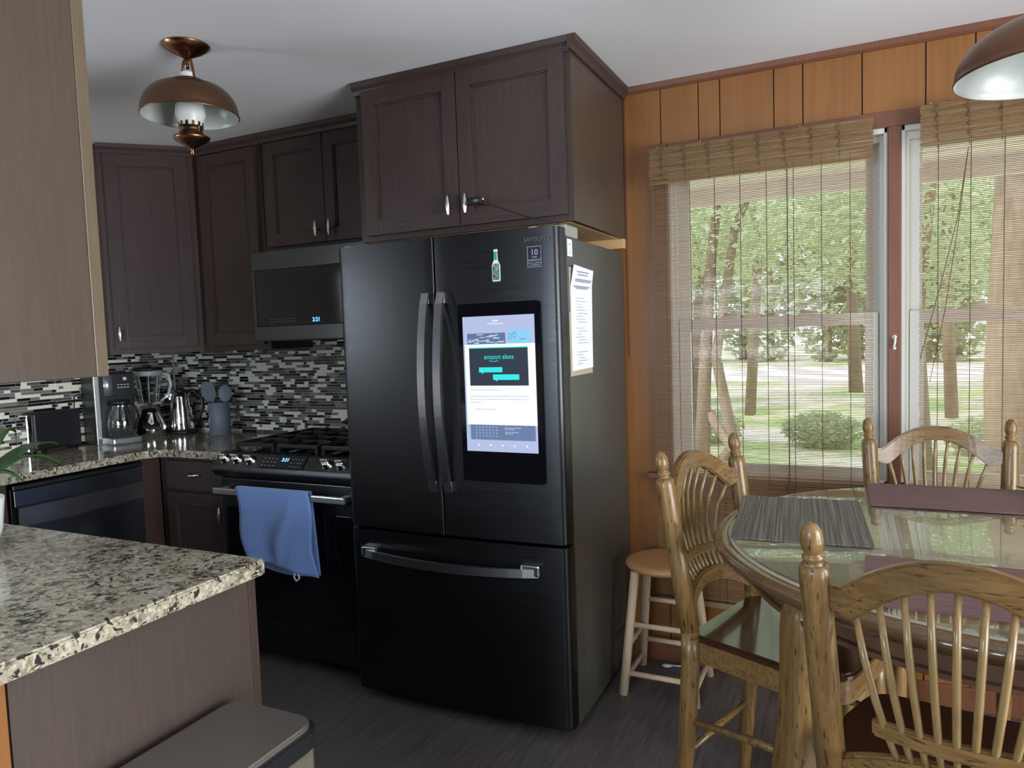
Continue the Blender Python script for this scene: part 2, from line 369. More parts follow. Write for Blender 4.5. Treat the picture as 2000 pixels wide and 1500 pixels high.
# wood casings
c = MB()
c.box((2.785, -.022, .72), (2.845, 0, 2.165), .003); c.box((2.845, -.012, 2.11), (4.475, 0, 2.165), .003)
c.box((4.475, -.022, .72), (4.535, 0, 2.165), .003)
struct(c.build('trim_1', redtrim))
struct(B((3.642, -.012, .80), (3.682, .0, 2.11), .002).build('trim_2', redtrim))
s_ = MB(); s_.box((2.745, -.045, .795), (4.56, .0, .818), .004); s_.box((2.785, -.016, .72), (4.535, 0, .795), .003)
struct(s_.build('trim_3', redtrim))
t_ = MB(); t_.prism([(0, 2.386), (-.006, 2.386), (-.014, 2.395), (-.016, H), (0, H)], 0, 2.668, WX); struct(t_.build('trim_4', redtrim))
struct(MB().box((2.67, -.014, 0), (WX, 0, .085), .004).build('baseboard_back', redtrim))
struct(MB().box((2.665, -.004, 1.3), (2.672, 0, H)).build('trim_5', redtrim))

# tile backsplash
def tiles(name, u0, u1, z0, z1, axis, holes=()):
    b = MB(); rnd = random.Random(11 if axis else 5); pitch = .0148
    if axis: b.box((u0, -.003, z0), (u1, 0, z1), 0, 5)
    else: b.box((XL, u0, z0), (XL+.003, u1, z1), 0, 5)
    z = z0; r = 0
    while z < z1-.004:
        zt = min(z+pitch-.0018, z1); u = u0-rnd.random()*.08; prev = -1
        while u < u1:
            k = rnd.choices([0, 1, 2, 3, 4], [32, 26, 18, 21, 2])[0]
            if k == prev == 0: k = 1
            L = rnd.choice([.022, .03, .045, .045, .062, .085, .11]) if k else rnd.choice([.03, .05, .08, .12]); prev = k
            a, e = max(u, u0), min(u+L-.0018, u1)
            if e-a > .002:
                th = .0052
                if axis: b.box((a, -th, z), (e, -.003, zt), 0, k)
                else: b.box((XL+.003, a, z), (XL+th, e, zt), 0, k)
            u += L
        z += pitch; r += 1
    return struct(b.build(name, tileM))
tiles('wall_tile_back', XL+.006, 1.735, CT, 1.46, 1)
tiles('wall_tile_left', -1.49, -.006, CT, 1.40, 0)
struct(MB().tube([(XL+.012, -.012, CT), (XL+.012, -.012, 1.375)], .005, 8).build('trim_6', mat('satin_corner_trim', (.5, .47, .42), .45, .2)))

# ------------------------------------------------------------------ outside
def h_(x, y): return -.55
g = B((-40, .14, -.75), (50, 75, -.55)); struct(g.build('ground', lawnm))
struct(B((-40, 24, -.55), (50, 33, -.53)).build('driveway', drivem))
so = MB(); so.box((XL-1.2, .15, 2.19), (WX+1.2, 1.2, 2.23)); so.box((XL-1.2, 1.2, 2.10), (WX+1.2, 1.24, 2.32)); struct(so.build('roof_soffit', soffitm))
def tree(name, label, x, y, trunks, crowns, n, lsz, lm, seed, group='trees outside the windows'):
    rnd = random.Random(seed); t = thing(name, label, 'tree', (x, y, -.55), 0, group)
    tb = MB()
    for pts, r0, r1 in trunks:
        k = len(pts); tb.tube(pts, [r0+(r1-r0)*i/(k-1) for i in range(k)], 9)
    tb.build('trunk', bark, t)
    vs = []; fs = []
    tot = sum(c[3]*c[4]*c[5] for c in crowns)
    for cx, cy, cz, rx, ry, rz in crowns:
        for _ in range(int(n*rx*ry*rz/tot)):
            while True:
                p = Vector([rnd.uniform(-1, 1) for _ in range(3)])
                if .25 < p.length < 1 and (rnd.random() < p.length+.1): break
            p = Vector((cx+p.x*rx, cy+p.y*ry, cz+p.z*rz)); s = lsz*rnd.uniform(.6, 1.4)
            d = Vector((rnd.gauss(0, 1), rnd.gauss(0, 1), rnd.gauss(0, .6))).normalized(); q = d.cross(Vector((rnd.gauss(0, 1), rnd.gauss(0, 1), rnd.gauss(0, 1)))).normalized()
            i = len(vs); vs += [p-d*s, p+q*s*.42-d*.1*s, p+d*s, p-q*s*.42-d*.1*s]; fs.append((i, i+1, i+2, i+3))
    me = bpy.data.meshes.new('foliage'); me.from_pydata(vs, [], fs); me.materials.append(lm)
    o = bpy.data.objects.new('foliage', me); COL.objects.link(o); o.parent = t
    return t
def T(p, r0, r1): return (p, r0, r1)
tree('multi_stem_tree', 'slender multi-stemmed tree leaning across the nearer window view', 1.75, 6.2,
     [T([(0, 0, 0), (-.15, .1, 1.1), (-.75, .2, 2.3), (-1.4, .4, 3.6)], .10, .04), T([(0, 0, 0), (.05, 0, 1.2), (.12, .1, 2.6), (.3, .2, 4.4)], .10, .05), T([(.02, 0, 0), (.4, 0, .5), (.2, 0, 1.6), (.42, .2, 3.2), (1, .3, 4.6)], .09, .04), T([(.1, 0, .9), (.5, -.1, .3), (.9, -.2, -.02)], .06, .05)],
     [(-.9, .2, 3.6, 1.5, 1.2, 1.2), (.6, .3, 3.9, 1.7, 1.2, 1.4), (1.6, .2, 3.0, .9, .9, .7)], 6500, .055, leafA, 1)
tree('thin_tree', 'thin straight tree left of the multi-stemmed tree', -.2, 7.6, [T([(0, 0, 0), (.05, 0, 2), (0, 0, 4.4)], .075, .04)], [(0, 0, 4, 1.4, 1.2, 1.5)], 4000, .06, leafB, 2)
tree('broad_leafy_tree', 'broad leafy tree filling the upper left of the nearer window', 0.3, 9.5, [T([(0, 0, 0), (.1, 0, 2.5), (-.2, 0, 5)], .16, .08)], [(0, 0, 4.6, 2.6, 1.8, 2.2), (2, .3, 5.2, 2, 1.5, 2)], 7000, .07, leafA, 3)
tree('large_trunk_tree', 'thick-trunked tree seen through the farther right window', 4.70, 3.6, [T([(0, 0, 0), (-.05, 0, 1.5), (0, 0, 3.2), (.1, 0, 5.2)], .26, .20)], [(0, 0, 5.2, 2.2, 1.8, 1.4), (-1.0, .6, 3.9, .9, .9, .55)], 7000, .055, leafB, 4)
tree('pale_birch_like_tree', 'slim pale tree between the thick trunk and the centre mullion', 4.3, 7.2, [T([(0, 0, 0), (-.1, 0, 2), (.1, 0, 4.2)], .09, .05)], [(0, 0, 3.6, 1.5, 1.3, 1.5)], 6000, .055, leafA, 5)
_rt = random.Random(31)
for i in range(13):
    xx = -9+i*1.75+_rt.uniform(-.5, .5); yy = _rt.uniform(12, 21); hh = _rt.uniform(.85, 1.2)
    tree('background_tree', 'tall green tree standing among the woods beyond the lawn', xx, yy, [T([(0, 0, 0), (.2*_rt.uniform(-1, 1), 0, 3*hh), (0, 0, 6*hh)], _rt.uniform(.12, .22), .08)],
         [(0, 0, 5.6*hh, 1.7, 1.4, 2.9*hh)], 2300, .13, (leafA, leafB)[i % 2], 40+i)
for i in range(17):
    xx = -22+i*2.35+_rt.uniform(-1, 1)
    tree('far_tree', 'distant tree along the far side of the pale driveway', xx, _rt.uniform(36, 44), [T([(0, 0, 0), (0, 0, 5)], .25, .15)], [(0, 0, 4.6, 1.9, 1.6, 4.8)], 1500, .30, (leafB, leafA)[i % 2], 80+i, 'far trees beyond the driveway')
for i in range(5):
    xx = -1.5+i*1.9+_rt.uniform(-.2, .2)
    tree('low_shrub', 'low green shrub growing on the lawn outside the windows', xx-1.0, _rt.uniform(9, 13), [T([(0, 0, 0), (0, 0, .3)], .03, .01)], [(0, 0, .28, .6, .5, .30)], 1500, .05, (leafA, leafB)[i % 2], 120+i, 'shrubs on the lawn')

# ------------------------------------------------------------------ cabinets
def bar_pull(b, x, y, z, L=.075, vertical=True, m=None):
    P = (lambda t, yy, r: (x, yy, z+t)) if vertical else (lambda t, yy, r: (x+t, yy, z))
    ts = [-L/2, -L*.42, -L*.2, 0, L*.2, L*.42, L/2]; rs = [.0035, .0045, .0075, .0095, .0075, .0045, .0035]
    b.tube([P(t, y-.026, 0) for t in ts], rs, 10, m); b.tube([(x, y, z), (x, y-.026, z)], .004, 8, m); b.lathe([(0, 0), (.008, 0), (.005, .004)], (x, y, z), 12, m, True, Vector((0, -1, 0)))
def shaker(parent, x0, x1, z0, z1, pull=None, rail=.058, name='door', th=.020, label=None):
    b = MB(); y0, y1 = -th, 0
    b.box((x0, y0, z0), (x0+rail, y1, z1), .0012); b.box((x1-rail, y0, z0), (x1, y1, z1), .0012)
    b.box((x0+rail, y0, z0), (x1-rail, y1, z0+rail), .0012, 1); b.box((x0+rail, y0, z1-rail), (x1-rail, y1, z1), .0012, 1)
    b.box((x0+rail, y0+.010, z0+rail), (x1-rail, y1, z1-rail), 0, 2)
    # small bead around the panel
    d = .006; xi0, xi1, zi0, zi1 = x0+rail, x1-rail, z0+rail, z1-rail
    for p in (((xi0, y0+.004, zi0), (xi0+d, y0+.011, zi1)), ((xi1-d, y0+.004, zi0), (xi1, y0+.011, zi1)), ((xi0, y0+.004, zi0), (xi1, y0+.011, zi0+d)), ((xi0, y0+.004, zi1-d), (xi1, y0+.011, zi1))): b.box(*p, .001)
    dr = b.build(name, [espresso, espresso_h, espresso], parent)
    if pull:
        k = MB(); bar_pull(k, pull[0], y0, pull[1], .075, pull[2] if len(pull) > 2 else True); k.build('handle', steel, dr)
    return dr
def carcass(parent, w_, d_, h_c, m=espresso, bottom=birch, z0=0):
    b = MB(); b.box((0, 0, z0), (w_, d_, h_c), .001, 0); b.box((.018, .01, z0-.0015), (w_-.018, d_-.01, z0+.001), 0, 1); return b.build('cabinet_body', [m, bottom], parent)
def crown(parent, x0, x1, h_c, y=0):
    MB().prism([(0, h_c-.045), (-.010, h_c-.045), (-.016, h_c-.030), (-.026, h_c-.018), (-.030, h_c), (0, h_c)], 0, x0, x1).build('crown_moulding', espresso_h, parent)
ZU = 1.385
# diagonal corner wall cabinet
cc = thing('corner_wall_cabinet', 'dark brown diagonal corner wall cabinet above the blender and coffee maker', 'cabinet', (XL, 0, ZU))
MB().prism([(.002, -.008), (.002, -.61), (.305, -.61), (.608, -.305), (.608, -.008)], 2, 0, H-ZU-.002).build('cabinet_body', espresso, cc)
ccd = bpy.data.objects.new('cabinet_front', None); 
def rotpart(o, loc, rz): o.location = loc; o.rotation_euler = (0, 0, rz)
dl = .4285
dd = shaker(cc, .028, dl-.028, .030, H-ZU-.05, (.055, .10)); rotpart(dd, (.305, -.61, 0), R_(45))
cr = MB().prism([(0, H-ZU-.047), (-.010, H-ZU-.047), (-.016, H-ZU-.032), (-.026, H-ZU-.018), (-.030, H-ZU-.002), (0, H-ZU-.002)], 0, 0, dl).build('crown_moulding', espresso_h, cc); rotpart(cr, (.305, -.61, 0), R_(45))
bpy.data.objects.remove(ccd)
# 18 inch wall cabinet
c2 = thing('wall_cabinet', 'tall dark wall cabinet with one door between corner cabinet and microwave', 'cabinet', (.506, -.305, ZU))
MB().box((0, 0, 0), (.453, .297, H-ZU-.002), .001).build('cabinet_body', espresso, c2)
shaker(c2, .045, .425, .028, H-ZU-.055); crown(c2, .0, .453, H-ZU-.002)
# over microwave
c3 = thing('wall_cabinet', 'short dark two-door cabinet directly above the microwave', 'cabinet', (.961, -.305, 1.845))
MB().box((.002, 0, 0), (.776, .297, H-1.847), .001).build('cabinet_body', espresso, c3)
shaker(c3, .030, .382, .028, H-1.845-.055, (.345, .085)); shaker(c3, .386, .752, .028, H-1.845-.055, (.423, .085)); crown(c3, .002, .776, H-1.847)
# over fridge
c4 = thing('fridge_top_cabinet', 'deep dark two-door cabinet mounted above the refrigerator', 'cabinet', (1.762, -.61, 1.80))
b = MB(); b.box((0, 0, 0), (.898, .60, H-1.802), .001, 0); b.box((.02, .02, -.0012), (.878, .60, .0), 0, 1); b.box((.02, .58, -.04), (.9, .605, -.001), 0, 1)
b.build('cabinet_body', [espresso, birch], c4)
B((.8985, .0, .0), (.902, .60, H-1.802)).build('side_panel', panelwood, c4)
HH = H-1.80
shaker(c4, .038, .458, .022, HH-.040, (.425, .095)); shaker(c4, .462, .880, .022, HH-.040, (.497, .095), rail=.058)
crown(c4, -.004, .902, HH-.002)
cs = MB().prism([(.902, HH-.047), (.912, HH-.047), (.918, HH-.032), (.928, HH-.018), (.932, HH-.002), (.902, HH-.002)], 1, -.03, .60)
# prism axis=1: points are (x,z)
cs.build('side_moulding', espresso_h, c4)
# near hanging cabinet over the peninsula (faces the kitchen)
c5 = thing('peninsula_wall_cabinet', 'hanging dark wood cabinet over the granite peninsula, nearest the camera', 'cabinet', (2.295, -2.127, 1.364), math.pi)
MB().box((0, 0, 0), (1.2, .32, H-1.366), .0015).build('cabinet_body', panelwood, c5)
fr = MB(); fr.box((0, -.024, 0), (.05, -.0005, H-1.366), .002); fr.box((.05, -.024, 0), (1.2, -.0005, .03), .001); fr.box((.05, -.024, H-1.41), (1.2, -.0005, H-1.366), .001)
tag(fr.build('face_frame', litedgewood, c5), 'brown edge with window light put into its colour')
dq = shaker(c5, .055, .60, .035, .99, (.56, .1)); dq.location.y = -.004
dq = shaker(c5, .605, 1.16, .035, .99, (.64, .1)); dq.location.y = -.004

# base cabinets
bc = thing('drawer_base_cabinet', 'dark base cabinet with one drawer and one door left of the stove', 'cabinet', (.475, -.585, 0))
b = MB(); b.box((0, 0, .10), (.480, .575, .888), .001); b.box((0, .06, 0), (.480, .575, .10)); b.build('cabinet_body', espresso, bc)
dr = B((.055, -.02, .735), (.455, 0, .872), .002).build('drawer', espresso, bc)
k = MB(); k.tube([(.255-.038, -.022, .815), (.255-.03, -.04, .812), (.255, -.048, .808), (.255+.03, -.04, .812), (.255+.038, -.022, .815)], [.004, .006, .0085, .006, .004], 10); k.build('handle', steel, dr)
shaker(bc, .055, .455, .12, .720, (.425, .635))
bf = thing('corner_filler_cabinet', 'plain dark corner filler panel between dishwasher and drawer cabinet', 'cabinet', (.474, -.692, 0))
b = MB(); b.box((-.55, 0, .10), (0, .10, .888), .001); b.box((-.55, 0, 0), (-.06, .10, .10)); b.build('cabinet_body', espresso, bf)
bs = thing('sink_base_cabinet', 'dark base cabinet left of the dishwasher behind the peninsula', 'cabinet', (.474, -1.80, 0), R_(90))
b = MB(); b.box((0, 0, .10), (.505, .57, .888), .001); b.box((0, .06, 0), (.505, .57, .10)); b.build('cabinet_body', espresso, bs); shaker(bs, .03, .475, .12, .86)
# peninsula base
pb = thing('peninsula_cabinet', 'dark wood peninsula base cabinet with plain end panel facing the dining side', 'cabinet', (2.293, -1.803, 0), math.pi)
b = MB(); b.box((.004, 0, .10), (1.80, .515, .889), .001); b.box((.05, .06, 0), (1.80, .515, .10)); b.build('cabinet_body', espresso, pb)
MB().box((0, .001, 0), (.004, .515, .889), .0008).build('end_panel', mat('mauve_brown_veneer', rough=.45, spec=.35, build=wood((.047, .033, .028), (.066, .047, .040))), pb)
MB().box((0, -.022, .0), (.05, -.0005, .889), .002).build('face_frame', espresso, pb)
for i in range(3): shaker(pb, .06+i*.58, .06+i*.58+.56, .12, .70); B((.06+i*.58, -.02, .715), (.62+i*.58, 0, .87), .002).build('drawer', espresso, pb)
struct(MB().box((.475, -2.45, 0), (2.293, -2.321, .889), .002).build('wall_half', pine))
# worktop
def rounded(pts, rads, n=6):
    out = []; m_ = len(pts)
    for i, p in enumerate(pts):
        r = rads[i]; P = Vector(p)
        if r == 0: out.append(tuple(p)); continue
        a = (Vector(pts[i-1])-P).normalized(); c_ = (Vector(pts[(i+1) % m_])-P).normalized(); ang = a.angle(c_); d = r/math.tan(ang/2)
        bis = (a+c_).normalized(); C_ = P+bis*(r/math.sin(ang/2)); s0 = P+a*d-C_; s1 = P+c_*d-C_
        a0 = math.atan2(s0.y, s0.x); a1 = math.atan2(s1.y, s1.x); da = (a1-a0+math.pi) % (2*math.pi)-math.pi
        for k in range(n+1): t = a0+da*k/n; out.append((C_.x+r*math.cos(t), C_.y+r*math.sin(t)))
    return out
U = [(XL+.001, -.001), (.957, -.001), (.957, -.622), (.498, -.622), (.498, -1.777), (2.327, -1.777), (2.327, -2.62), (XL+.001, -2.62)]
up = rounded(U, [0, 0, 0, .10, .02, .012, .03, 0])
tag(MB().prism(up, 2, .891, CT, bev=.004).build('granite_worktop', granitem), 'speckled tan and black granite worktop covering corner counter and peninsula', 'worktop')

# ------------------------------------------------------------------ dishwasher
dw = thing('dishwasher', 'black stainless dishwasher with recessed handle under the left counter', 'dishwasher', (.475, -1.279, 0), R_(90))
WD = .583
MB().box((.002, .01, .10), (WD-.002, .56, .868), .002).build('body', blackplastic, dw)
b = MB(); b.box((.004, -.012, .12), (WD-.004, .01, .705), .003); b.box((.004, -.012, .79), (WD-.004, .01, .857), .003); b.box((.004, .0, .705), (WD-.004, .01, .79)); b.build('door', mat('dishwasher_steel_sky_tint', (.16, .175, .21), .26, 1), dw)  # sky reflection put into the door steel as a lighter bluish tone
MB().prism([(-.012, .705), (-.030, .712), (-.034, .788), (-.026, .792), (-.004, .790), (-.004, .705)], 0, .006, WD-.006).build('handle', handlesteel, dw)
b = MB(); b.box((.0, -.016, .860), (WD, .03, .878), .003)
for k in range(26): b.box((.06+k*.007, -.0175, .862), (.064+k*.007, -.0155, .872)); b.box((.38+k*.007, -.0175, .862), (.384+k*.007, -.0155, .872))
b.build('vent_strip', blacksteel, dw)
MB().box((.0, .05, .0), (WD, .07, .10)).build('toe_kick', blackplastic, dw)

# ------------------------------------------------------------------ stove
RX0, RX1 = .963, 1.725; RW = RX1-RX0
st = thing('range', 'black stainless slide-in gas range with blue clock between counter and refrigerator', 'stove', (RX0, 0, 0))
MB().box((.003, -.64, .09), (RW-.003, -.02, .915), .002).build('body', blacksteel, st)
MB().box((0, -.62, .915), (RW, -.03, .935), .004).build('cooktop', blackglass, st)
cp = MB().prism([(-.62, .938), (-.655, .935), (-.705, .885), (-.712, .868), (-.690, .835), (-.64, .830), (-.60, .90)], 0, -.006, RW+.004, bev=.003).build('control_panel', blacksteel, st)
nrm = Vector((0, -.05, .05)).normalized(); nrm = Vector((0, -.707, .707))
for kx in (.055, .128, .205, .625, .700):
    c0 = Vector((kx, -.680, .910)); k = MB()
    k.lathe([(0, 0), (.026, 0), (.026, .004), (.021, .006), (.019, .024), (.016, .027), (0, .027)], c0, 16, 0, True, nrm)
    M = Matrix.Translation(c0+nrm*.027) @ nrm.to_track_quat('Z', 'Y').to_matrix().to_4x4()
    k.box((-.019, -.005, 0), (.019, .005, .013), .003, 0, mtx=M); tag(k.build('knob', chrome, st), 'chrome knob')
dm = Matrix.Translation((.375, -.6815, .9115)) @ Matrix.Rotation(R_(45), 4, 'X')
bluel = mat('blue_clock_digits', (.1, .3, .8), .5, emit=(.10, .38, 1), estr=4)
panelink = mat('grey_panel_marks', (.22, .25, .30), .5)
k = MB(); k.box((-.115, -.031, 0), (.13, .033, .0015), .0005, 0, mtx=dm)
k.text('2:21', .024, dm @ Matrix.Translation((.02, .004, .0018)), 1)
for i in range(4):
    for j in range(3):
        k.box((-.10+i*.022, -.022+j*.018, .0016), (-.090+i*.022, -.019+j*.018, .0018), 0, 2, mtx=dm); k.box((.055+i*.017, -.022+j*.018, .0016), (.062+i*.017, -.019+j*.018, .0018), 0, 2, mtx=dm)
k.build('control_display', [blackglass, bluel, panelink], st)
od = MB(); od.box((.004, -.672, .205), (RW-.004, -.641, .825), .004, 0); od.box((.03, -.676, .215), (RW-.03, -.671, .70), .002, 1)
door = od.build('oven_door', [blacksteel, blackglass], st)
k = MB(); k.box((.02, -.735, .765), (RW-.02, -.715, .792), .005)
for hx in (.03, RW-.06): k.box((hx, -.72, .768), (hx+.03, -.672, .789), .003)
k.build('handle', silver, door)
MB().box((.004, -.668, .065), (RW-.004, -.641, .200), .004).build('storage_drawer', blacksteel, st)
for fx in (.06, RW-.06):
    for fy in (-.58, -.10): MB().cyl((fx, fy, 0), .018, 0, .09, 12).build('foot', blackplastic, st)
for gx in (.02, .27, .52):
    k = MB(); w3 = .225
    for yy in (-.585, -.33, -.075): k.box((gx, yy-.006, .955), (gx+w3, yy+.006, .972), .003)
    for xx in (gx, gx+w3/2-.006, gx+w3-.012): k.box((xx, -.59, .955), (xx+.012, -.07, .972), .003)
    for xx in (gx, gx+w3-.012):
        for yy in (-.59, -.082): k.box((xx, yy, .935), (xx+.012, yy+.012, .956))
    for yy in (-.46, -.20):
        k.box((gx+.03, yy-.005, .957), (gx+w3-.03, yy+.005, .974), .002); k.lathe([(0, .935), (.045, .935), (.045, .944), (.032, .950), (.032, .956), (0, .958)], (gx+w3/2, yy, 0), 20)
    k.build('burner_grate', grate, st)
pn = thing('frying_pan', 'black frying pan left on the back burners near the refrigerator', 'pan', (RX0+.60, -.26, .972))
MB().lathe([(0, 0), (.09, 0), (.115, .012), (.125, .04), (.128, .041), (.120, .038), (.110, .014), (0, .006)], (0, 0, 0), 32).build('pan_bowl', grate, pn)
MB().tube([(-.12, .01, .035), (-.17, .03, .045), (-.27, .06, .05)], [.007, .010, .009], 8).build('handle', blackplastic, pn)
# towel
def towel():
    t = MB(); nx, nz = 26, 30; X0, X1 = .155+RX0-RX0, .555
    def surf(front):
        g = []
        for j in range(nz+1):
            v = j/nz; row = []
            for i in range(nx+1):
                u = i/nx; w_ = (X1-X0)*(1-.10*v**1.3) if front else (X1-X0)*(1-.20*v)
                x = X0+(.01+.07*v if front else .10*v)+u*w_ + (.012*math.sin(7*v) if front else 0)
                fold = .010*math.sin(u*9+v*2)*v+.016*math.exp(-((u-.78+.35*v)/.07)**2)*min(1, v*2.2)-.008*math.exp(-((u-.25-.2*v)/.1)**2)*v
                if front: y = -.7415-.012*min(1, v*4)-fold; z = .799-v*(.325-.02*math.cos(u*3.1-.5))
                else: y = -.707+.006*v; z = .799-v*(.345+.02*math.sin(u*3))
                row.append(t.bm.verts.new((RX0+x, y, z)))
            g.append(row)
        for a, b_ in zip(g, g[1:]):
            for i in range(nx):
                f = t.bm.faces.new([a[i], a[i+1], b_[i+1], b_[i]]); f.smooth = True
        return g
    F = surf(True); Bk = surf(False)
    for i in range(nx):
        mid = []
    prev = F[0]
    for k in range(1, 6):
        a = math.pi*k/6; row = []
        for i in range(nx+1):
            p, q = F[0][i].co, Bk[0][i].co; c_ = (p+q)/2; row.append(t.bm.verts.new((p.x+(q.x-p.x)*k/6, c_.y-(q.y-p.y)/2*math.cos(a), .799+.006*math.sin(a))))
        for i in range(nx): f = t.bm.faces.new([prev[i], prev[i+1], row[i+1], row[i]]); f.smooth = True
        prev = row
    for i in range(nx): f = t.bm.faces.new([prev[i], prev[i+1], Bk[0][i+1], Bk[0][i]]); f.smooth = True
    o = t.build('dish_towel', towelblue); m_ = o.modifiers.new('thick', 'SOLIDIFY'); m_.thickness = .003; m_.offset = 0
    tag(o, 'blue terry dish towel draped over the oven door handle', 'towel')
    l = MB(); l.tube([(RX0+.49, -.757, .475), (RX0+.485, -.76, .452), (RX0+.50, -.762, .438), (RX0+.512, -.758, .450), (RX0+.505, -.757, .474)], .004, 6); l.build('hanging_loop', mat('pale_blue_loop', (.35, .45, .55), .9), o)
towel()

# ------------------------------------------------------------------ microwave
mw = thing('microwave', 'black stainless over-the-range microwave with blue clock above the stove', 'microwave', (RX0, -.40, 1.425))
MB().box((0, .012, .012), (RW-.002, .385, .418), .003).build('body', blackplastic, mw)
b = MB(); b.box((0, -.012, .0), (RW-.002, .012, .070), .004, 0); b.box((0, -.012, .330), (RW-.002, .012, .418), .004, 0); b.box((0, -.012, .070), (.018, .012, .330), .002, 0); b.box((.018, -.010, .070), (RW-.004, .012, .330), .002, 1)
mwd = b.build('door', [blacksteel, blackglass], mw)
RX90 = Matrix.Rotation(R_(90), 4, 'X')
k = MB(); k.text('2:21', .026, Matrix.Translation((.375, -.0125, .083)) @ RX90, 0); k.build('clock_digits', bluel, mw); k = MB()
for i in range(9): k.box((.10+i*.018, -.0112, .088), (.111+i*.018, -.0105, .090), 0, 1); k.box((.10+i*.018, -.0112, .100), (.109+i*.018, -.0105, .102), 0, 1)
k.build('button_marks', [bluel, panelink], mw)
MB().box((.12, .05, -.004), (.62, .30, .012), .002).build('vent_filter', grate, mw)

# ------------------------------------------------------------------ refrigerator
FX0, FX1, FY = 1.7485, 2.6565, -.765; FW = FX1-FX0
fg = thing('refrigerator', 'black stainless french-door refrigerator with a lit touchscreen', 'refrigerator', (FX0, 0, 0))
MB().box((.004, -.672, .03), (FW-.004, -.02, 1.742), .004).build('body', fridgeside, fg)
MB().box((.01, -.690, .06), (FW-.01, -.672, 1.735)).build('door_gasket', darkgap, fg)
def doorprof(x0, x1, rl, rr):
    # slightly bowed front with rounded vertical edges, plan view points
    pts = [(x0, -.692)]
    for k in range(7): a = math.pi/2*k/6; pts.append((x0+rl-rl*math.cos(a), FY+rl-rl*math.sin(a)+bow(x0+rl-rl*math.cos(a))))
    n = 10
    for k in range(1, n): x = x0+rl+(x1-rr-x0-rl)*k/n; pts.append((x, FY+bow(x)))
    for k in range(7): a = math.pi/2*k/6; pts.append((x1-rr+rr*math.sin(a), FY+rr-rr*math.cos(a)+bow(x1-rr+rr*math.sin(a))))
    pts.append((x1, -.692)); return pts
def bow(x): return .014*((x-FW/2)/(FW/2))**2-.004
for (x0, x1, z0, z1, rl, rr, nm) in ((0, .4345, .698, 1.767, .022, .006, 'left_door'), (.4395, FW, .698, 1.767, .006, .022, 'right_door'), (0, FW, .046, .686, .022, .022, 'freezer_drawer')):
    pr_ = doorprof(x0, x1, rl, rr)
    t = MB(); t.prism(pr_, 2, z0, z1, 0, bev=0, smooth=False)
    for f in t.bm.faces:
        if abs(f.normal.z) < .5: f.smooth = True
    o = t.build({'left_door': 'door', 'right_door': 'door', 'freezer_drawer': 'freezer_drawer'}[nm], fridgesteel, fg)
    es = o.modifiers.new('es', 'EDGE_SPLIT'); es.split_angle = R_(35)
    if nm == 'freezer_drawer':
        k = MB(); nseg = 14
        pts = [(.075+(.735)*i/nseg, FY-.010-.050*math.sin(math.pi*i/nseg)**.8, .600-.004*math.sin(math.pi*i/nseg)) for i in range(nseg+1)]
        for a, b_ in zip(pts, pts[1:]):
            k.poly([(a[0], a[1]-.008, a[2]-.016), (b_[0], b_[1]-.008, b_[2]-.016), (b_[0], b_[1]-.008, b_[2]+.014), (a[0], a[1]-.008, a[2]+.014)])
            k.poly([(a[0], a[1]+.006, a[2]-.016), (b_[0], b_[1]+.006, b_[2]-.016), (b_[0], b_[1]-.008, b_[2]-.016), (a[0], a[1]-.008, a[2]-.016)])
            k.poly([(a[0], a[1]-.008, a[2]+.014), (b_[0], b_[1]-.008, b_[2]+.014), (b_[0], b_[1]+.006, b_[2]+.014), (a[0], a[1]+.006, a[2]+.014)])
            k.poly([(a[0], a[1]+.006, a[2]+.014), (b_[0], b_[1]+.006, b_[2]+.014), (b_[0], b_[1]+.006, b_[2]-.016), (a[0], a[1]+.006, a[2]-.016)])
        for hx in (.070, .745): k.box((hx, FY-.022, .586), (hx+.070, FY+.012, .626), .006)
        k.build('handle', handlesteel, o)
    else:
        hx = .405 if nm == 'left_door' else .469
        k = MB(); nseg = 18
        pts = [(hx, FY-.010-.052*math.sin(math.pi*i/nseg)**.7, .858+.715*i/nseg) for i in range(nseg+1)]
        W_ = .015
        for a, b_ in zip(pts, pts[1:]):
            q = [(-W_, -.010), (W_, -.010), (W_*.9, .007), (-W_*.9, .007)]
            for i in range(4):
                p1, p2 = q[i], q[(i+1) % 4]
                k.poly([(a[0]+p1[0], a[1]+p1[1], a[2]), (a[0]+p2[0], a[1]+p2[1], a[2]), (b_[0]+p2[0], b_[1]+p2[1], b_[2]), (b_[0]+p1[0], b_[1]+p1[1], b_[2])])
        for hz in (.858, 1.533): k.box((hx-W_, FY-.020, hz), (hx+W_, FY+.008, hz+.04), .003)
        k.build('handle', handlesteel, o)
    if nm == 'right_door': rdoor = o
# hub display
hx0, hx1, hz0, hz1 = .528, .842, .905, 1.527
yb = FY-.0085
hub = MB(); hub.prism(rounded([(hx0, hz0), (hx1, hz0), (hx1, hz1), (hx0, hz1)], [.012]*4), 1, yb+.018, yb, 0, bev=.0012)
hubo = hub.build('touchscreen', [blackglass], rdoor)
def em(name, c, s=1.0): return mat(name, (0, 0, 0), .5, emit=c, estr=s)
SM = [em('screen_white', (.93, .96, 1), 1.05), em('screen_lilac', (.50, .58, .86), .9), em('screen_navy', (.012, .022, .040), 1), em('screen_cyan', (.02, .82, .78), 1), em('screen_slate', (.13, .20, .38), 1),
      em('screen_photo_blue', (.10, .17, .33), 1), em('screen_sky', (.25, .62, .90), 1), em('screen_text_grey', (.50, .54, .62), 1), em('screen_foam', (.70, .75, .80), 1)]
k = MB(); sx0, sx1, sz0, sz1 = .548, .822, 1.012, 1.482; sw = sx1-sx0; sh = sz1-sz0; L_ = [0]
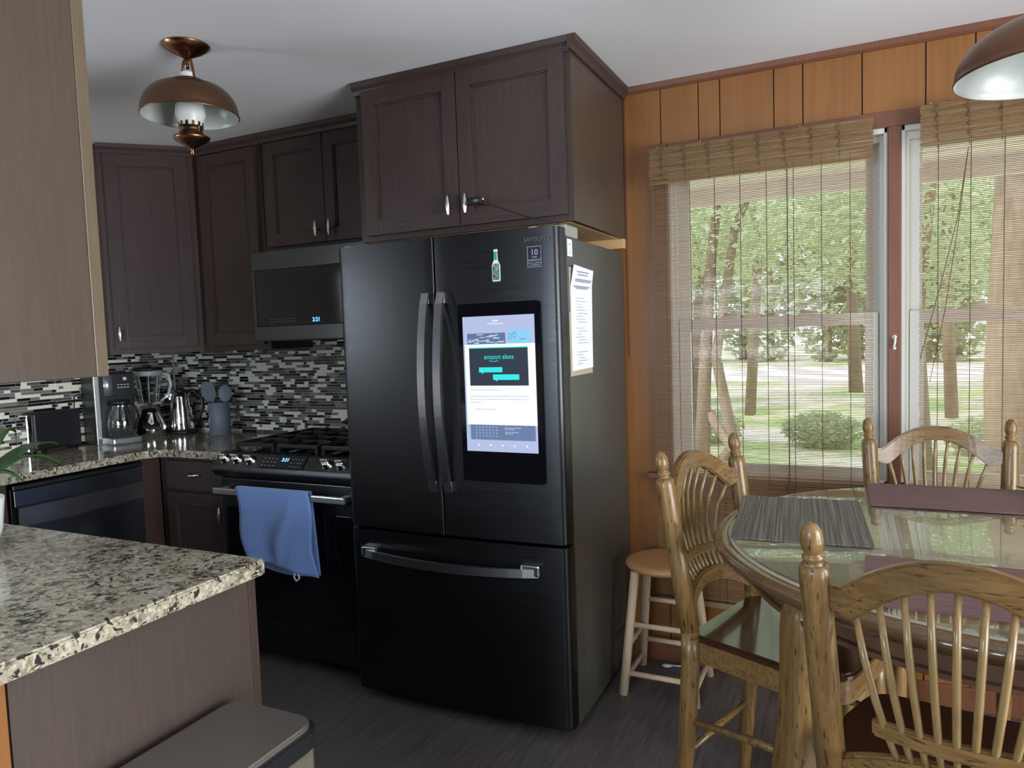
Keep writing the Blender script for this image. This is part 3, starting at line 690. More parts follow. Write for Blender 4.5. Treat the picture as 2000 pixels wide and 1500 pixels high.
def q(u0, v0, u1, v1, m, lay=1):   # v from top
    y = yb-.0004-.0003*lay
    k.poly([(sx0+u0*sw, y, sz1-v1*sh), (sx0+u1*sw, y, sz1-v1*sh), (sx0+u1*sw, y, sz1-v0*sh), (sx0+u0*sw, y, sz1-v0*sh)], m)
k.norc = True
q(0, 0, 1, 1, 1, 0); q(.06, .125, .60, .205, 5); q(.64, .105, .94, .205, 6)
_r2 = random.Random(3)
for i in range(26):
    u = .06+_r2.random()*.46; v = .130+_r2.random()*.065; q(u, v, u+.03+_r2.random()*.07, v+.005, 8, 2)
q(.02, .205, 1, .800, 0, 1); q(.08, .235, .90, .510, 2, 2); q(.08, .228, .90, .235, 3, 2)
for (a, bb, c_, d_) in ((.215, .375, .545, .412), (.41, .428, .775, .468)):
    q(a, bb, c_, d_, 3, 3); y = yb-.0016; k.poly([(sx0+(a+.03)*sw, y, sz1-d_*sh+.0003), (sx0+(a+.05)*sw, y, sz1-(d_+.012)*sh), (sx0+(a+.065)*sw, y, sz1-d_*sh+.0003)], 3)
k.text('amazon alexa', .0245, Matrix.Translation((sx0+.50*sw, yb-.0016, sz1-.315*sh)) @ RX90 @ Matrix.Diagonal((.86, 1, 1, 1)), 3, ext=0)
for i in range(6): a0 = .36+i*.022; q(a0, .326+.004*math.sin(i/5*math.pi), a0+.022, .330+.004*math.sin(i/5*math.pi), 3, 3)
def textline(u0, u1, v, m=7):
    u = u0
    while u < u1: l = .012+_r2.random()*.03; q(u, v, min(u+l, u1), v+.006, m, 2); u += l+.008
textline(.08, .50, .538); textline(.08, .88, .585); textline(.08, .90, .608); textline(.08, .24, .632); textline(.15, .44, .682); 
for u in (.43, .45, .47, .49): q(u, .03, u+.012, .042, 0, 2)
textline(.36, .58, .055, 0)
for (uu, vv) in ((.66, .15), (.72, .14)):
    for i in range(10):
        a = i*.63; q(uu+.022*math.cos(a), vv+.018*math.sin(a), uu+.022*math.cos(a)+.012, vv+.018*math.sin(a)+.005, 5, 2)
textline(.80, .88, .17, 5)
q(.06, .800, .97, .912, 4, 1)
for r in range(5):
    for c_ in range(7 if r < 4 else 1): q(.14+c_*.048, .815+r*.022, .152+c_*.048, .821+r*.022, 8, 2)
textline(.55, .78, .818, 7); textline(.55, .68, .828, 7); textline(.55, .74, .850, 7); textline(.55, .66, .862, 7)
for u in (.16, .33, .50, .67, .84): q(u, .945, u+.02, .958, 0, 2)
k.build('screen_image', SM, hubo)
# lettering, hinge covers, feet
k = MB(); k.text('SAMSUNG', .021, Matrix.Translation((.835, FY+.0030, 1.722)) @ RX90, 0, ext=.0006); k.build('maker_lettering', mat('dull_grey_lettering', (.22, .20, .19), .35, 1), rdoor)
for hx in (.02, FW-.115):
    MB().box((hx, -.735 if hx > .4 else -.735, 1.7675), (hx+.03, -.69, 1.775), .003).build('hinge', gasket, fg)
    MB().box((hx+.0, -.670, 1.742), (hx+.112, -.555, 1.783), .006).build('hinge_cover', gasket, fg)
for fx in (.09, FW-.09): MB().cyl((fx, -.66, 0), .022, 0, .032, 16).box((fx-.04, -.70, .030), (fx+.04, -.62, .046), .003).build('foot', blackplastic, fg); MB().cyl((fx, -.08, 0), .022, 0, .032, 16).build('foot', blackplastic, fg)
# things on the refrigerator
wst = MB(); wst.box((0, -.0006, 0), (.050, 0, .068), 0, 0)
for p in (((.0, -.0009, 0), (.0012, -.0005, .068)), ((.0488, -.0009, 0), (.05, -.0005, .068)), ((0, -.0009, .0668), (.05, -.0005, .068)), ((0, -.0009, 0), (.05, -.0005, .0012))): wst.box(*p, 0, 1)
wst.text('10', .027, Matrix.Translation((.025, -.0009, .040)) @ RX90, 1, ext=0); wst.text('YEAR', .008, Matrix.Translation((.025, -.0009, .030)) @ RX90, 1, ext=0); wst.text('WARRANTY', .0085, Matrix.Translation((.025, -.0009, .020)) @ RX90, 1, ext=0)
wst.text('DIGITAL INVERTER', .0052, Matrix.Translation((.025, -.0009, .012)) @ RX90, 1, ext=0); wst.text('COMPRESSOR', .0058, Matrix.Translation((.025, -.0009, .005)) @ RX90, 1, ext=0)
o = wst.build('warranty_sticker', [mat('navy_sticker', (.012, .014, .030), .3), mat('silver_print', (.42, .42, .46), .4)]); o.location = (2.549, FY+.0008, 1.637); o.rotation_euler = (0, 0, R_(1.1))
tag(o, 'small dark warranty sticker reading 10 on the right refrigerator door', 'sticker')
def bottle_outline(s=1.0):
    h = [(0, .011), (.004, .0135), (.055, .0135), (.064, .010), (.070, .0065), (.100, .0052), (.101, .0062), (.108, .0058)]
    L = [(-w_, z) for z, w_ in h]; Rr = [(w_, z) for z, w_ in reversed(h)]; return L+Rr
bo = MB(); bo.prism([(x*1.12, z) for x, z in bottle_outline()], 1, 0, -.003, 0)
def bq(x0, z0, x1, z1, m): bo.box((x0, -.0036, z0), (x1, -.0030, z1), 0, m)
bq(-.0056, .072, .0056, .100, 1); bq(-.013, .004, .013, .060, 2)
_r3 = random.Random(9)
for i in range(46):
    x = _r3.uniform(-.012, .009); z = _r3.uniform(.005, .056); bo.box((x, -.0039, z), (x+_r3.uniform(.002, .005), -.0036, z+_r3.uniform(.002, .006)), 0, _r3.choice([1, 3, 4, 5, 2]))
o = bo.build('bottle_magnet', [mat('magnet_white', (.7, .75, .72), .3), mat('magnet_teal', (.03, .33, .34), .25), mat('magnet_grey_green', (.18, .24, .19), .3), mat('magnet_orange', (.55, .22, .12), .3), mat('magnet_black', (.02, .03, .03), .3), mat('magnet_cream', (.6, .55, .42), .3)])
o.location = (2.433, FY-.003, 1.598); tag(o, 'small teal bottle-shaped magnet on the right refrigerator door', 'magnet')
XS = FX1-.004
def side_plate(name, y0, y1, z0, z1, x, m, tilt=0):
    b = MB(); b.box((0, 0, 0), (.0009, y1-y0, z1-z0), 0, 0); return b
b = MB(); b.box((0, 0, 0), (.0008, .045, .058), 0, 0); b.box((.0008, .018, .036), (.0012, .027, .045), 0, 1); b.box((.0008, .02, .020), (.0012, .025, .025), 0, 1)
for i in range(3): b.box((.0008, .010, .006+i*.004), (.0012, .036, .0075+i*.004), 0, 1)
o = b.build('energy_label', [paper, ink]); o.location = (XS+.0002, -.664, 1.676); tag(o, 'small white printed label at the top front of the refrigerator side', 'label')
b = MB(); b.box((0, .012, 0), (.001, .236, .355), 0, 0); b.box((.0012, .0, -.02), (.002, .225, .20), 0, 2)
o = b.build('clear_sleeve', [plasticsleeve, ink, mat('tan_sleeve_backing', (.40, .33, .24), .35)]); o.location = (XS+.0002, -.668, 1.285); tag(o, 'clear plastic sleeve taped behind the printed notice', 'sleeve')
b = MB(); b.poly([(0, 0, 0), (0, .212, .002), (0, .222, .30), (.006, .226, .356), (.010, .014, .365), (0, .002, .29)], 0)
b.norc = False
for i in range(23):
    z = .02+i*.0105
    if i in (5, 6, 13): continue
    b.box((.0006, .045+.01*(i % 3), z), (.0012, .045+.13*(.45+.55*((i*37) % 10)/10), z+.0022), 0, 1)
for i, (z, a, c_) in enumerate(((.345, .05, .16), (.335, .06, .15), (.318, .035, .19), (.312, .035, .18), (.294, .02, .17), (.288, .04, .15))): b.box((.0115, a, z-.004), (.0122, c_, z), 0, 1)
o = b.build('paper_notice', [paper, ink]); o.location = (XS+.0026, -.652, 1.283); m_ = o.modifiers.new('t', 'SOLIDIFY'); m_.thickness = .0006
tag(o, 'long white printed notice hanging on the refrigerator side', 'paper')
# camera clipped to cupboard pull with cord
cm = thing('security_camera', 'small black clip-on camera with cord on the fridge cabinet handle', 'camera', (2.298, -.672, 1.895))
k = MB(); k.box((-.018, -.012, -.012), (.042, .012, .014), .004, 0); k.box((.012, -.0135, -.004), (.030, -.0115, .004), 0, 1)
k.build('camera_body', [blackplastic, silver], cm); MB().lathe([(0, 0), (.007, 0), (.007, .006), (0, .006)], (.042, 0, .004), 12, 0, True, Vector((1, 0, 0))).build('lens_ring', chrome, cm)
MB().tube([(.02, 0, -.012), (.08, .004, -.020), (.15, .005, -.05), (.22, .006, -.078), (.29, .005, -.094), (.33, .03, -.112), (.33, .12, -.117)], .0022, 6).build('cord', blackplastic, cm)

# ------------------------------------------------------------------ counter appliances
cf = thing('coffee_maker', 'black and silver drip coffee maker with glass carafe beside the blender', 'coffee maker', (.070, -.515, CT), R_(76))
# local: front -y
b = MB(); b.box((-.10, .0, 0), (.10, .195, .365), .008); b.build('housing', blackplastic, cf)
b = MB(); b.box((-.10, -.012, 0), (-.075, .003, .355), .003); b.box((-.10, -.012, 0), (.10, .003, .035), .004); b.build('front_frame', silver, cf)
b = MB(); b.box((-.075, -.006, .245), (.10, .003, .358), .002, 0); b.lathe([(0, .248), (.035, .248), (.035, .355), (0, .355)], (-.03, .022, 0), 20, 1)
for i in range(4): b.box((.015+i*.016, -.007, .285), (.025+i*.016, -.0055, .290), 0, 2); b.box((.015+i*.016, -.007, .300), (.025+i*.016, -.0055, .304), 0, 2)
b.box((.045, -.007, .325), (.062, -.0055, .340), 0, 2)
b.build('control_panel', [blackplastic, silver, mat('white_print', (.6, .62, .65), .5)], cf)
b = MB(); b.lathe([(0, .036), (.055, .036), (.068, .06), (.070, .11), (.058, .165), (.045, .19), (.047, .205)], (.012, -.062+.02, 0), 28, 0); b.lathe([(0, .20), (.048, .20), (.048, .222), (0, .228)], (.012, -.042, 0), 24, 1)
b.tube([(.03, -.095, .205), (.045, -.125, .19), (.05, -.13, .13), (.04, -.112, .075)], [.008, .009, .008, .007], 8, 1); b.build('carafe', [jarglass, blackplastic], cf)
b = MB(); b.box((-.06, -.10, .0), (.085, .0, .034), .01); b.build('warming_base', silver, cf)

bl = thing('blender', 'chrome-based blender with clear glass jar and black lid beside the kettle', 'blender', (.020, -.275, CT), R_(55))
b = MB(); b.lathe([(0, .0), (.070, .0), (.078, .012), (.080, .055), (.070, .085), (.052, .125), (.050, .155), (0, .160)], (0, 0, 0), 32); b.build('base', chrome, bl)
b = MB(); b.lathe([(0, 0), (.042, 0), (.042, .004), (.034, .006), (0, .006)], (0, -.071, .065), 24, 0, True, Vector((0, -.86, .5)), 1, .62)
b.lathe([(.042, .006), (.045, .003), (.042, 0)], (0, -.071, .065), 24, 1, True, Vector((0, -.86, .5)), 1, .62); b.build('control_plate', [blackplastic, silver], bl)
b = MB(); b.lathe([(0, .165), (.040, .165), (.044, .185), (.055, .25), (.066, .34), (.068, .365), (.064, .365), (.062, .34), (.051, .25), (.040, .19), (0, .178)], (0, 0, 0), 8, smooth=False)
b.lathe([(.0665, .335), (.069, .352), (.069, .362), (.066, .362)], (0, 0, 0), 32, 1); b.tube([(.062, 0, .345), (.105, 0, .335), (.112, 0, .28), (.095, 0, .22), (.055, 0, .19)], [.008, .009, .009, .008, .007], 8, 1); [b.tube([(.0435*math.cos(a), .0435*math.sin(a), .185), (.0655*math.cos(a), .0655*math.sin(a), .34)], .0022, 6, 1) for a in [k*math.pi/4 for k in range(8)]]; b.build('glass_jar', [jarglass, mat('thick_glass_rib', (.70, .76, .78), .15, trans=.55)], bl)
b = MB(); b.lathe([(0, .365), (.078, .365), (.080, .375), (.070, .380), (0, .380)], (0, 0, 0), 32); b.lathe([(0, .38), (.02, .38), (.02, .392), (0, .392)]); b.build('lid', blackplastic, bl)

kt = thing('electric_kettle', 'tall polished steel kettle with black handle between blender and utensil crock', 'kettle', (.095, -.135, CT), R_(35))
b = MB(); b.lathe([(0, .018), (.066, .018), (.068, .03), (.060, .10), (.050, .20), (.046, .225), (.030, .235), (0, .238)], (0, 0, 0), 32); b.prism([(-.05, .19), (-.085, .226), (-.04, .228)], 1, -.012, .012); b.build('kettle_body', chrome, kt)
MB().lathe([(0, 0), (.072, 0), (.072, .014), (.066, .018), (0, .018)]).build('power_base', blackplastic, kt)
b = MB(); b.tube([(.030, 0, .238), (.075, 0, .238), (.115, 0, .20), (.120, 0, .14), (.095, 0, .085), (.062, 0, .06)], [.010, .013, .012, .011, .010, .009], 10, squash=.8); b.build('handle', blackplastic, kt)
MB().lathe([(0, .236), (.030, .236), (.028, .246), (.008, .25), (.008, .258), (0, .26)]).build('lid', blackplastic, kt)

ck = thing('utensil_crock', 'tall blue-grey utensil crock on the counter just left of the stove', 'crock', (.402, -.145, CT))
MB().lathe([(0, 0), (.052, 0), (.055, .004), (.055, .178), (.0525, .180), (.050, .178), (.050, .010), (0, .010)]).build('crock_body', greystuff, ck)
def utensil(nm, label, base, top, head, rz):
    t = thing(nm, label, 'utensil', (.402+base[0], -.145+base[1], CT+.012)); tp = Vector(top); 
    MB().tube([(0, 0, 0), tuple(tp)], [.005, .0045], 8).build('handle', steel, t)
    h = MB(); head(h); o = h.build('head', greystuff, t); o.location = tp; o.rotation_euler = (R_(4), R_(6*(1 if top[0] > 0 else -1)), rz); return t
utensil('spatula', 'blue-grey silicone spatula with square blade, leaning left in the crock', (.015, 0), (-.055, -.02, .175), lambda h: h.prism(rounded([(-.015, 0), (.018, -.008), (.045, .035), (.035, .105), (-.035, .105), (-.045, .035)], [.005, .005, .012, .015, .015, .012]), 1, -.003, .003, bev=.001), R_(15))
utensil('slotted_spoon', 'dark round slotted spoon at the right of the crock', (-.012, .01), (.045, .012, .17), lambda h: h.lathe([(0, 0), (.02, .003), (.036, .012), (.038, .014), (.034, .012), (0, .004)], (0, .0, .045), 20, 0, True, Vector((0, -1, .1)), 1, 1.25), R_(20))
utensil('ladle', 'blue-grey ladle standing behind the spatula in the crock', (0, -.008), (.012, .030, .185), lambda h: h.sphere((0, 0, .035), .032, sy=.35, sz=1.2), R_(30))

ts = thing('toaster', 'long black toaster with chrome end under the tile wall', 'toaster', (.0, -.90, CT), R_(90))
TL = .245
b = MB(); b.box((.012, .0, .012), (TL, .098, .195), .014, 0, 4); b.build('toaster_body', blackplastic, ts)
b = MB(); b.box((-.018, .003, .008), (.012, .095, .190), .008, 0, 3); b.build('end_cap', chrome, ts)
b = MB(); b.box((.03, .022, .194), (TL-.03, .042, .1965)); b.box((.03, .056, .194), (TL-.03, .076, .1965)); b.build('bread_slots', darkgap, ts)
MB().box((-.032, .040, .12), (-.016, .060, .135), .003).build('lever', blackplastic, ts)
[MB().cyl((x, y, 0), .008, 0, .014, 10).build('foot', blackplastic, ts) for x in (.02, TL-.02) for y in (.02, .08)]
MB().tube([(TL-.01, .06, .14), (TL+.015, .07, .20), (TL+.03, .085, .25), (TL+.06, .093, .26), (TL+.09, .094, .25)], .003, 8).build('cord', blackplastic, ts)

# pot plant on the peninsula
pt = thing('potted_plant', 'leafy plant in a white pot standing on the peninsula at left edge', 'plant', (1.565, -1.99, CT))
MB().lathe([(0, 0), (.055, 0), (.072, .05), (.078, .11), (.080, .13), (.074, .13), (.070, .115), (0, .11)], n=36).build('pot', porcelain, pt)
lf = MB(); rl_ = random.Random(4)
def blade(az, L, rise, droop, wd):
    n = 12; pv = None
    for i in range(n+1):
        t = i/n; d = L*t; z = .11+rise*math.sin(t*1.7)-droop*t*t; w_ = wd*math.sin(math.pi*min(1, t*.93+.07))**.8
        c_ = Vector((math.cos(az)*d, math.sin(az)*d, z)); s_2 = Vector((-math.sin(az), math.cos(az), 0))*w_
        cur = [lf.bm.verts.new(c_-s_2+Vector((0, 0, .006))), lf.bm.verts.new(c_), lf.bm.verts.new(c_+s_2+Vector((0, 0, .006)))]
        if pv:
            for j in range(2): f = lf.bm.faces.new([pv[j], pv[j+1], cur[j+1], cur[j]]); f.smooth = True
        pv = cur
for az, L, ri, dp, wd in ((R_(110), .33, .15, .045, .026), (R_(88), .24, .16, .10, .026), (R_(128), .30, .20, .05, .028), (R_(150), .24, .15, .06, .026), (R_(60), .12, .12, .07, .022), (R_(180), .22, .16, .05, .024), (R_(215), .2, .14, .06, .024), (R_(250), .16, .12, .05, .022), (R_(20), .09, .10, .06, .018)): blade(az, L, ri, dp, wd)
o = lf.build('leaves', plantg, pt); m_ = o.modifiers.new('t', 'SOLIDIFY'); m_.thickness = .0012

# ------------------------------------------------------------------ trash can
tc = thing('trash_can', 'rectangular steel trash can with black-rimmed flat lid against the peninsula panel', 'trash can', (2.312, -2.335, 0))
P0 = rounded([(0, 0), (.245, 0), (.245, .46), (0, .46)], [.045]*4, 8)
def inset(pts, d): 
    cx, cy = .1225, .23; return [(cx+(x-cx)*(1-d/.1225), cy+(y-cy)*(1-d/.23)) for x, y in pts]
MB().prism(inset(P0, .003), 2, .012, .60, smooth=True).build('bin_body', mat('brushed_steel_bin', (.36, .345, .31), .32, 1), tc)
MB().prism(P0, 2, .60, .640, bev=.003).build('rim', blackplastic, tc)
MB().prism(inset(P0, .008), 2, .636, .650, bev=.004).build('lid', mat('taupe_steel_lid', (.36, .33, .295), .38, .9), tc)
MB().prism(inset(P0, .0), 2, 0, .015).build('base', blackplastic, tc)
MB().box((.06, -.035, .012), (.18, .01, .03), .004).build('pedal', steel, tc)

# ------------------------------------------------------------------ pendant lamps
RS = .154
def pendant(label, loc, drop, RS):
    t = thing('pendant_lamp', label, 'lamp', loc, 0, None)   # loc z = ceiling, drop = from ceiling to rim
    z = -drop
    MB().lathe([(0, -.040), (.012, -.040), (.020, -.036), (.055, -.018), (.076, -.004), (.076, 0), (0, 0)], n=40).build('canopy', copper, t)
    b = MB(); top = z+.10
    b.tube([(0, 0, -.035), (0, 0, -.075)], .006, 10)
    b.tube([(.0, 0, -.06), (0, 0, -.075), (0, .0, -.06)], .008, 10)
    if drop > .3:
        zz = -.07; i = 0
        while zz > top+.07:
            r = .008; pts = [(r*math.cos(a) if i % 2 else 0, 0 if i % 2 else r*math.cos(a), zz-.011+.013*math.sin(a)) for a in [k*math.pi/4 for k in range(9)]]
            b.tube(pts, .0018, 6); zz -= .02; i += 1
    for s in (-1, 1): b.tube([(0, 0, max(-.07, top+.09)), (s*.018, 0, max(-.085, top+.075)), (s*.030, 0, top+.02), (s*.034, 0, top-.02), (s*.034, 0, z-.03), (s*.036, 0, z-.06)], .0045, 8)
    b.build('hanger', copper, t)
    MB().lathe([(.040, top-.012), (.052, top-.008), (.054, top+.006), (.050, top+.012), (.040, top+.010)], n=36).build('collar', bronze, t)
    n = 14; prof = [(.050+(RS-.050)*math.sin(math.pi/2*i/n)**.9, z+.10*math.cos(math.pi/2*i/n)**.95) for i in range(n+1)]
    MB().lathe(prof+[(RS+.003, z-.004), (RS+.001, z-.006)], n=56).build('shade', bronze, t)
    inn = [(r-.003, zz-.0035) for r, zz in prof]
    o = MB(); o.norc = False; o.lathe(inn+[(RS, z-.006)], n=56); tag(o.build('shade_lining', enamel, t), 'white enamel inside')
    MB().lathe([(.030, z-.055), (.038, z-.03), (.048, z), (.045, z+.03), (.032, z+.06), (.026, z+.09), (.026, top+.035)], n=28).build('chimney', frosted, t)
    b = MB(); b.lathe([(0, z-.135), (.006, z-.130), (.004, z-.118), (.012, z-.108), (.036, z-.095), (.056, z-.082), (.058, z-.074), (.040, z-.066), (.036, z-.050), (.040, z-.040), (.036, z-.040), (0, z-.05)], n=32)
    for k in range(12):
        a = k*math.pi/6; b.box((-.004, -.001, 0), (.004, .001, .016), 0, None, mtx=Matrix.Translation((.038*math.cos(a), .038*math.sin(a), z-.040)) @ Matrix.Rotation(a+math.pi/2, 4, 'Z'))
    b.build('oil_font', copper, t)
    return t
pendant('copper oil-lamp style ceiling light with bronze shade over the kitchen', (1.522, -1.20, H-.0005), .226, .154)
pendant('bronze-shaded hanging lamp over the round table, partly out of frame', (3.925, -1.09, H-.0005), .485, .192)

# ------------------------------------------------------------------ blinds
def blind(label, x0, x1, ztop, zbot, zval, seed):
    rnd = random.Random(seed); t = thing('bamboo_blind', label, 'blind', (x0, -.052, ztop), 0, None)
    W_ = x1-x0; hgt = ztop-zbot; pitch = .0061; b = MB(); n = int(hgt/pitch)
    def slat(b, z, y, r=.0011, jit=.002):
        j0, j1 = rnd.uniform(-jit, jit), rnd.uniform(-jit, jit); nseg = 3; pts = []
        for k in range(nseg+1): pts.append((j0+(W_+j1-j0)*k/nseg, y, -z+rnd.uniform(-.0005, .0005)))
        b.tube(pts, r, 4, 0, False)
    for i in range(n): slat(b, i*pitch, 0, .0014)
    sl = b.build('slats', bamboom, t)
    c_ = MB(); k = 0; x = .055
    while x < W_-.02: c_.box((x, -.0022, -hgt), (x+.0022, .0022, 0), 0); x += .096
    c_.box((.62*W_+.015, -.006, -hgt*1.0), (.62*W_+.019, -.003, -.1)); 
    c_.build('warp_cords', cordm, t)
    v = MB(); nv = int(zval/.0042)
    for i in range(nv):
        y = -.020-.010*math.sin(i/nv*2.2)-.004*math.sin(i*.9); slat(v, i*.0042+(.0 if i < nv-9 else (i-nv+9)*.0012*math.sin(i+seed)), y-(.012 if i > nv-5 else 0), .0019, .003)
    v.box((0, -.015, -.03), (W_, -.002, -.002), .002)
    x = .05
    while x < W_-.02: v.box((x, -.034, -zval), (x+.002, -.030, 0), 0, 1); x += .092
    v.build('valance', [bamboom, cordm], t)
    MB().box((0, -.004, -hgt-.022), (W_, .006, -hgt), .002).build('bottom_rail', bamboom, t)
    MB().box((.0, .0, -.014), (W_, .038, -.0005), .002).build('head_rail', redtrim, t)
    k = MB(); pz = -.16
    for xx, zz in ((.06, -.62), (.075, -.70)): k.tube([(.14, -.036, pz), (.11, -.038, (pz+zz)/2), (xx, -.036, zz), (.0 if xx < .07 else .03, -.034, zz-.25)], .0013, 5)
    if seed == 2: k.build('pull_cord', cordm, t)
    else: k.bm.free()
    hk = MB()
    for hx in (.03, .20, W_*.7):
        hk.tube([(hx, .055, .012), (hx, .0, .012), (hx, -.012, .018), (hx, -.012, .0)], .0016, 6)
    hk.build('hooks', mat('brass_hook', (.7, .45, .18), .3, 1), t)
    return t
blind('half-transparent bamboo roll blind covering the nearer left window', 2.790, 3.592, 2.135, .300, .148, 1)
blind('bamboo roll blind with tangled pull cords over the right window', 3.738, 4.545, 2.150, .300, .150, 2)
k = MB(); k.lathe([(0, 0), (.009, 0), (.009, .004), (.005, .008), (0, .010)], (0, 0, .018), 12, 0, True, Vector((0, -1, 0))); k.tube([(0, -.006, .022), (.003, -.012, .005), (-.002, -.010, -.02)], .004, 8); k.lathe([(0, 0), (.007, 0), (.006, .004), (0, .007)], (0, 0, -.022), 12, 0, True, Vector((0, -1, 0)))
o = k.build('cord_cleat', white); o.location = (3.661, -.012, 1.34); tag(o, 'small white cord cleat screwed to the wood mullion between the windows', 'hook')
# ------------------------------------------------------------------ stool
sl = thing('wooden_stool', 'low round wooden stool with pale legs beside the refrigerator', 'stool', (2.853, -.212, 0))
MB().lathe([(0, .478), (.120, .478), (.145, .484), (.156, .496), (.152, .508), (.130, .513), (0, .510)], n=40).build('seat', stoolseat, sl)
def lp(sx, sy, z): t = z/.48; return Vector((sx*(.140-.045*t), sy*(.138-.045*t), z))
for sx in (-1, 1):
    for sy in (-1, 1): MB().tube([lp(sx, sy, 0), lp(sx, sy, .481)], .0175, 12).build('leg', paleoak, sl)
for sy, zs in ((-1, (.085, .275)), (1, (.12, .30))):
    for z in zs: MB().tube([lp(-1, sy, z), lp(1, sy, z)], .0105, 10).build('rung', paleoak, sl)
for sx in (-1, 1):
    for z in (.055, .19): MB().tube([lp(sx, -1, z), lp(sx, 1, z)], .0105, 10).build('rung', paleoak, sl)
sp = thing('plastic_spoon', 'small white plastic spoon lying on the floor under the stool', 'spoon', (2.815, -.062, .0035), R_(14))
MB().sphere((0, 0, .002), .016, sx=1.3, sz=.25).build('bowl', porcelain, sp); MB().tube([(.018, 0, .003), (.12, 0, .002)], [.003, .004], 8).build('handle', porcelain, sp)

# ------------------------------------------------------------------ table
TX, TY, TZ = 3.83, -1.10, .914
tb = thing('dining_table', 'round counter-height wooden table with glass top and sculpted legs', 'table', (TX, TY, 0))
MB().lathe([(0, .880), (.575, .880), (.590, .874), (.604, .880), (.612, .892), (.618, .900), (.612, .910), (.598, TZ-.0005), (.585, TZ), (.584, TZ-.003), (0, TZ-.003)], n=96).build('table_edge', tablerim, tb)
MB().lathe([(0, TZ-.0025), (.583, TZ-.0025), (.583, TZ+.0002), (0, TZ+.0002)], n=96).build('tabletop', tabletopwood, tb)
MB().lathe([(0, TZ+.0008), (.574, TZ+.0008), (.577, TZ+.0028), (.576, TZ+.0048), (.573, TZ+.0058), (0, TZ+.0058)], n=96).build('glass_top', tableglass, tb)
b = MB(); b.lathe([(0, .874), (.560, .874), (.560, .868), (.535, .862), (.535, .852), (.520, .850), (.520, .818), (.530, .816), (.530, .806), (.506, .804), (.496, .804), (.496, .82), (0, .82)], n=96, smooth=False); b.build('apron', apronwood, tb)
ang0 = math.atan2(-.62, -.785)
for i in range(4):
    a = ang0+i*math.pi/2; prof = [(.86, .44, .535), (.76, .455, .540), (.66, .465, .540), (.56, .465, .548), (.48, .460, .560), (.40, .452, .565), (.30, .45, .555), (.20, .46, .552), (.10, .48, .560), (.04, .49, .585), (.0, .50, .600)]
    half = [.046, .044, .043, .045, .050, .052, .048, .043, .042, .046, .050]
    t = bmesh.new(); rings = []
    for (z, ri, ro), hw in zip(prof, half):
        rings.append([t.verts.new(p) for p in ((ri, -hw*.75, z), (ri+.012, -hw, z), (ro-.012, -hw, z), (ro, -hw*.7, z), (ro, hw*.7, z), (ro-.012, hw, z), (ri+.012, hw, z), (ri, hw*.75, z))])
    for r1, r2 in zip(rings, rings[1:]):
        for k_ in range(8): t.faces.new([r1[k_], r1[(k_+1) % 8], r2[(k_+1) % 8], r2[k_]]).smooth = True
    t.faces.new(rings[0]); t.faces.new(rings[-1][::-1])
    m = MB(); m.merge(t, mtx=Matrix.Rotation(a, 4, 'Z')); o = m.build('leg', chairwood, tb); es = o.modifiers.new('sub', 'SUBSURF'); es.levels = 1; es.render_levels = 2
b = MB(); b.cyl((0, 0, 0), .10, .16, .19, 32)
for i in range(4):
    a = ang0+i*math.pi/2; b.box((0, -.022, .155), (.465, .022, .195), .004, mtx=Matrix.Rotation(a, 4, 'Z'))
b.build('stretcher', chairwood, tb)
TT = TZ+.006
def pmat(label, x0, y0, w_, d_, rz, m, clipr=None):
    b = MB(); b.prism(rounded([(-w_/2, -d_/2), (w_/2, -d_/2), (w_/2, d_/2), (-w_/2, d_/2)], [.004]*4, 3), 2, 0, .0022)
    o = b.build('placemat', m); o.location = (x0, y0, TT+.0004); o.rotation_euler = (0, 0, rz); tag(o, label, 'placemat', None); return o
pmat('grey striped placemat on the table in front of the left chair', 3.407, -1.030, .305, .452, R_(4), greymat)
pmat('plum placemat on the far side of the table by the window', 3.795, -.682, .452, .300, R_(1), plummat)
pmat('plum placemat on the near side of the table behind the front chair', 3.778, -1.462, .452, .300, R_(-1), plummat)
cn = thing('dried_centerpiece', 'dark red-brown dried ornament on the table beside the far plum placemat', 'ornament', (4.018, -.60, TT+.003))
b = MB(); rr = random.Random(8)
for i in range(60):
    a = rr.uniform(0, 6.28); e = rr.uniform(.1, 1.5); L = rr.uniform(.05, .085); d = Vector((math.cos(a)*math.cos(e), math.sin(a)*math.cos(e), math.sin(e)*.9)); s_ = Vector((-math.sin(a), math.cos(a), 0))
    b.tube([(0, 0, .01), d*L*.6+s_*.012+Vector((0, 0, .01)), d*L-s_*.008+Vector((0, 0, .008))], [.006, .008, .003], 6, squash=.5)
b.cyl((0, 0, 0), .03, 0, .02, 16); b.build('dried_petals', mat('dried_maroon', (.09, .03, .02), .5), cn)

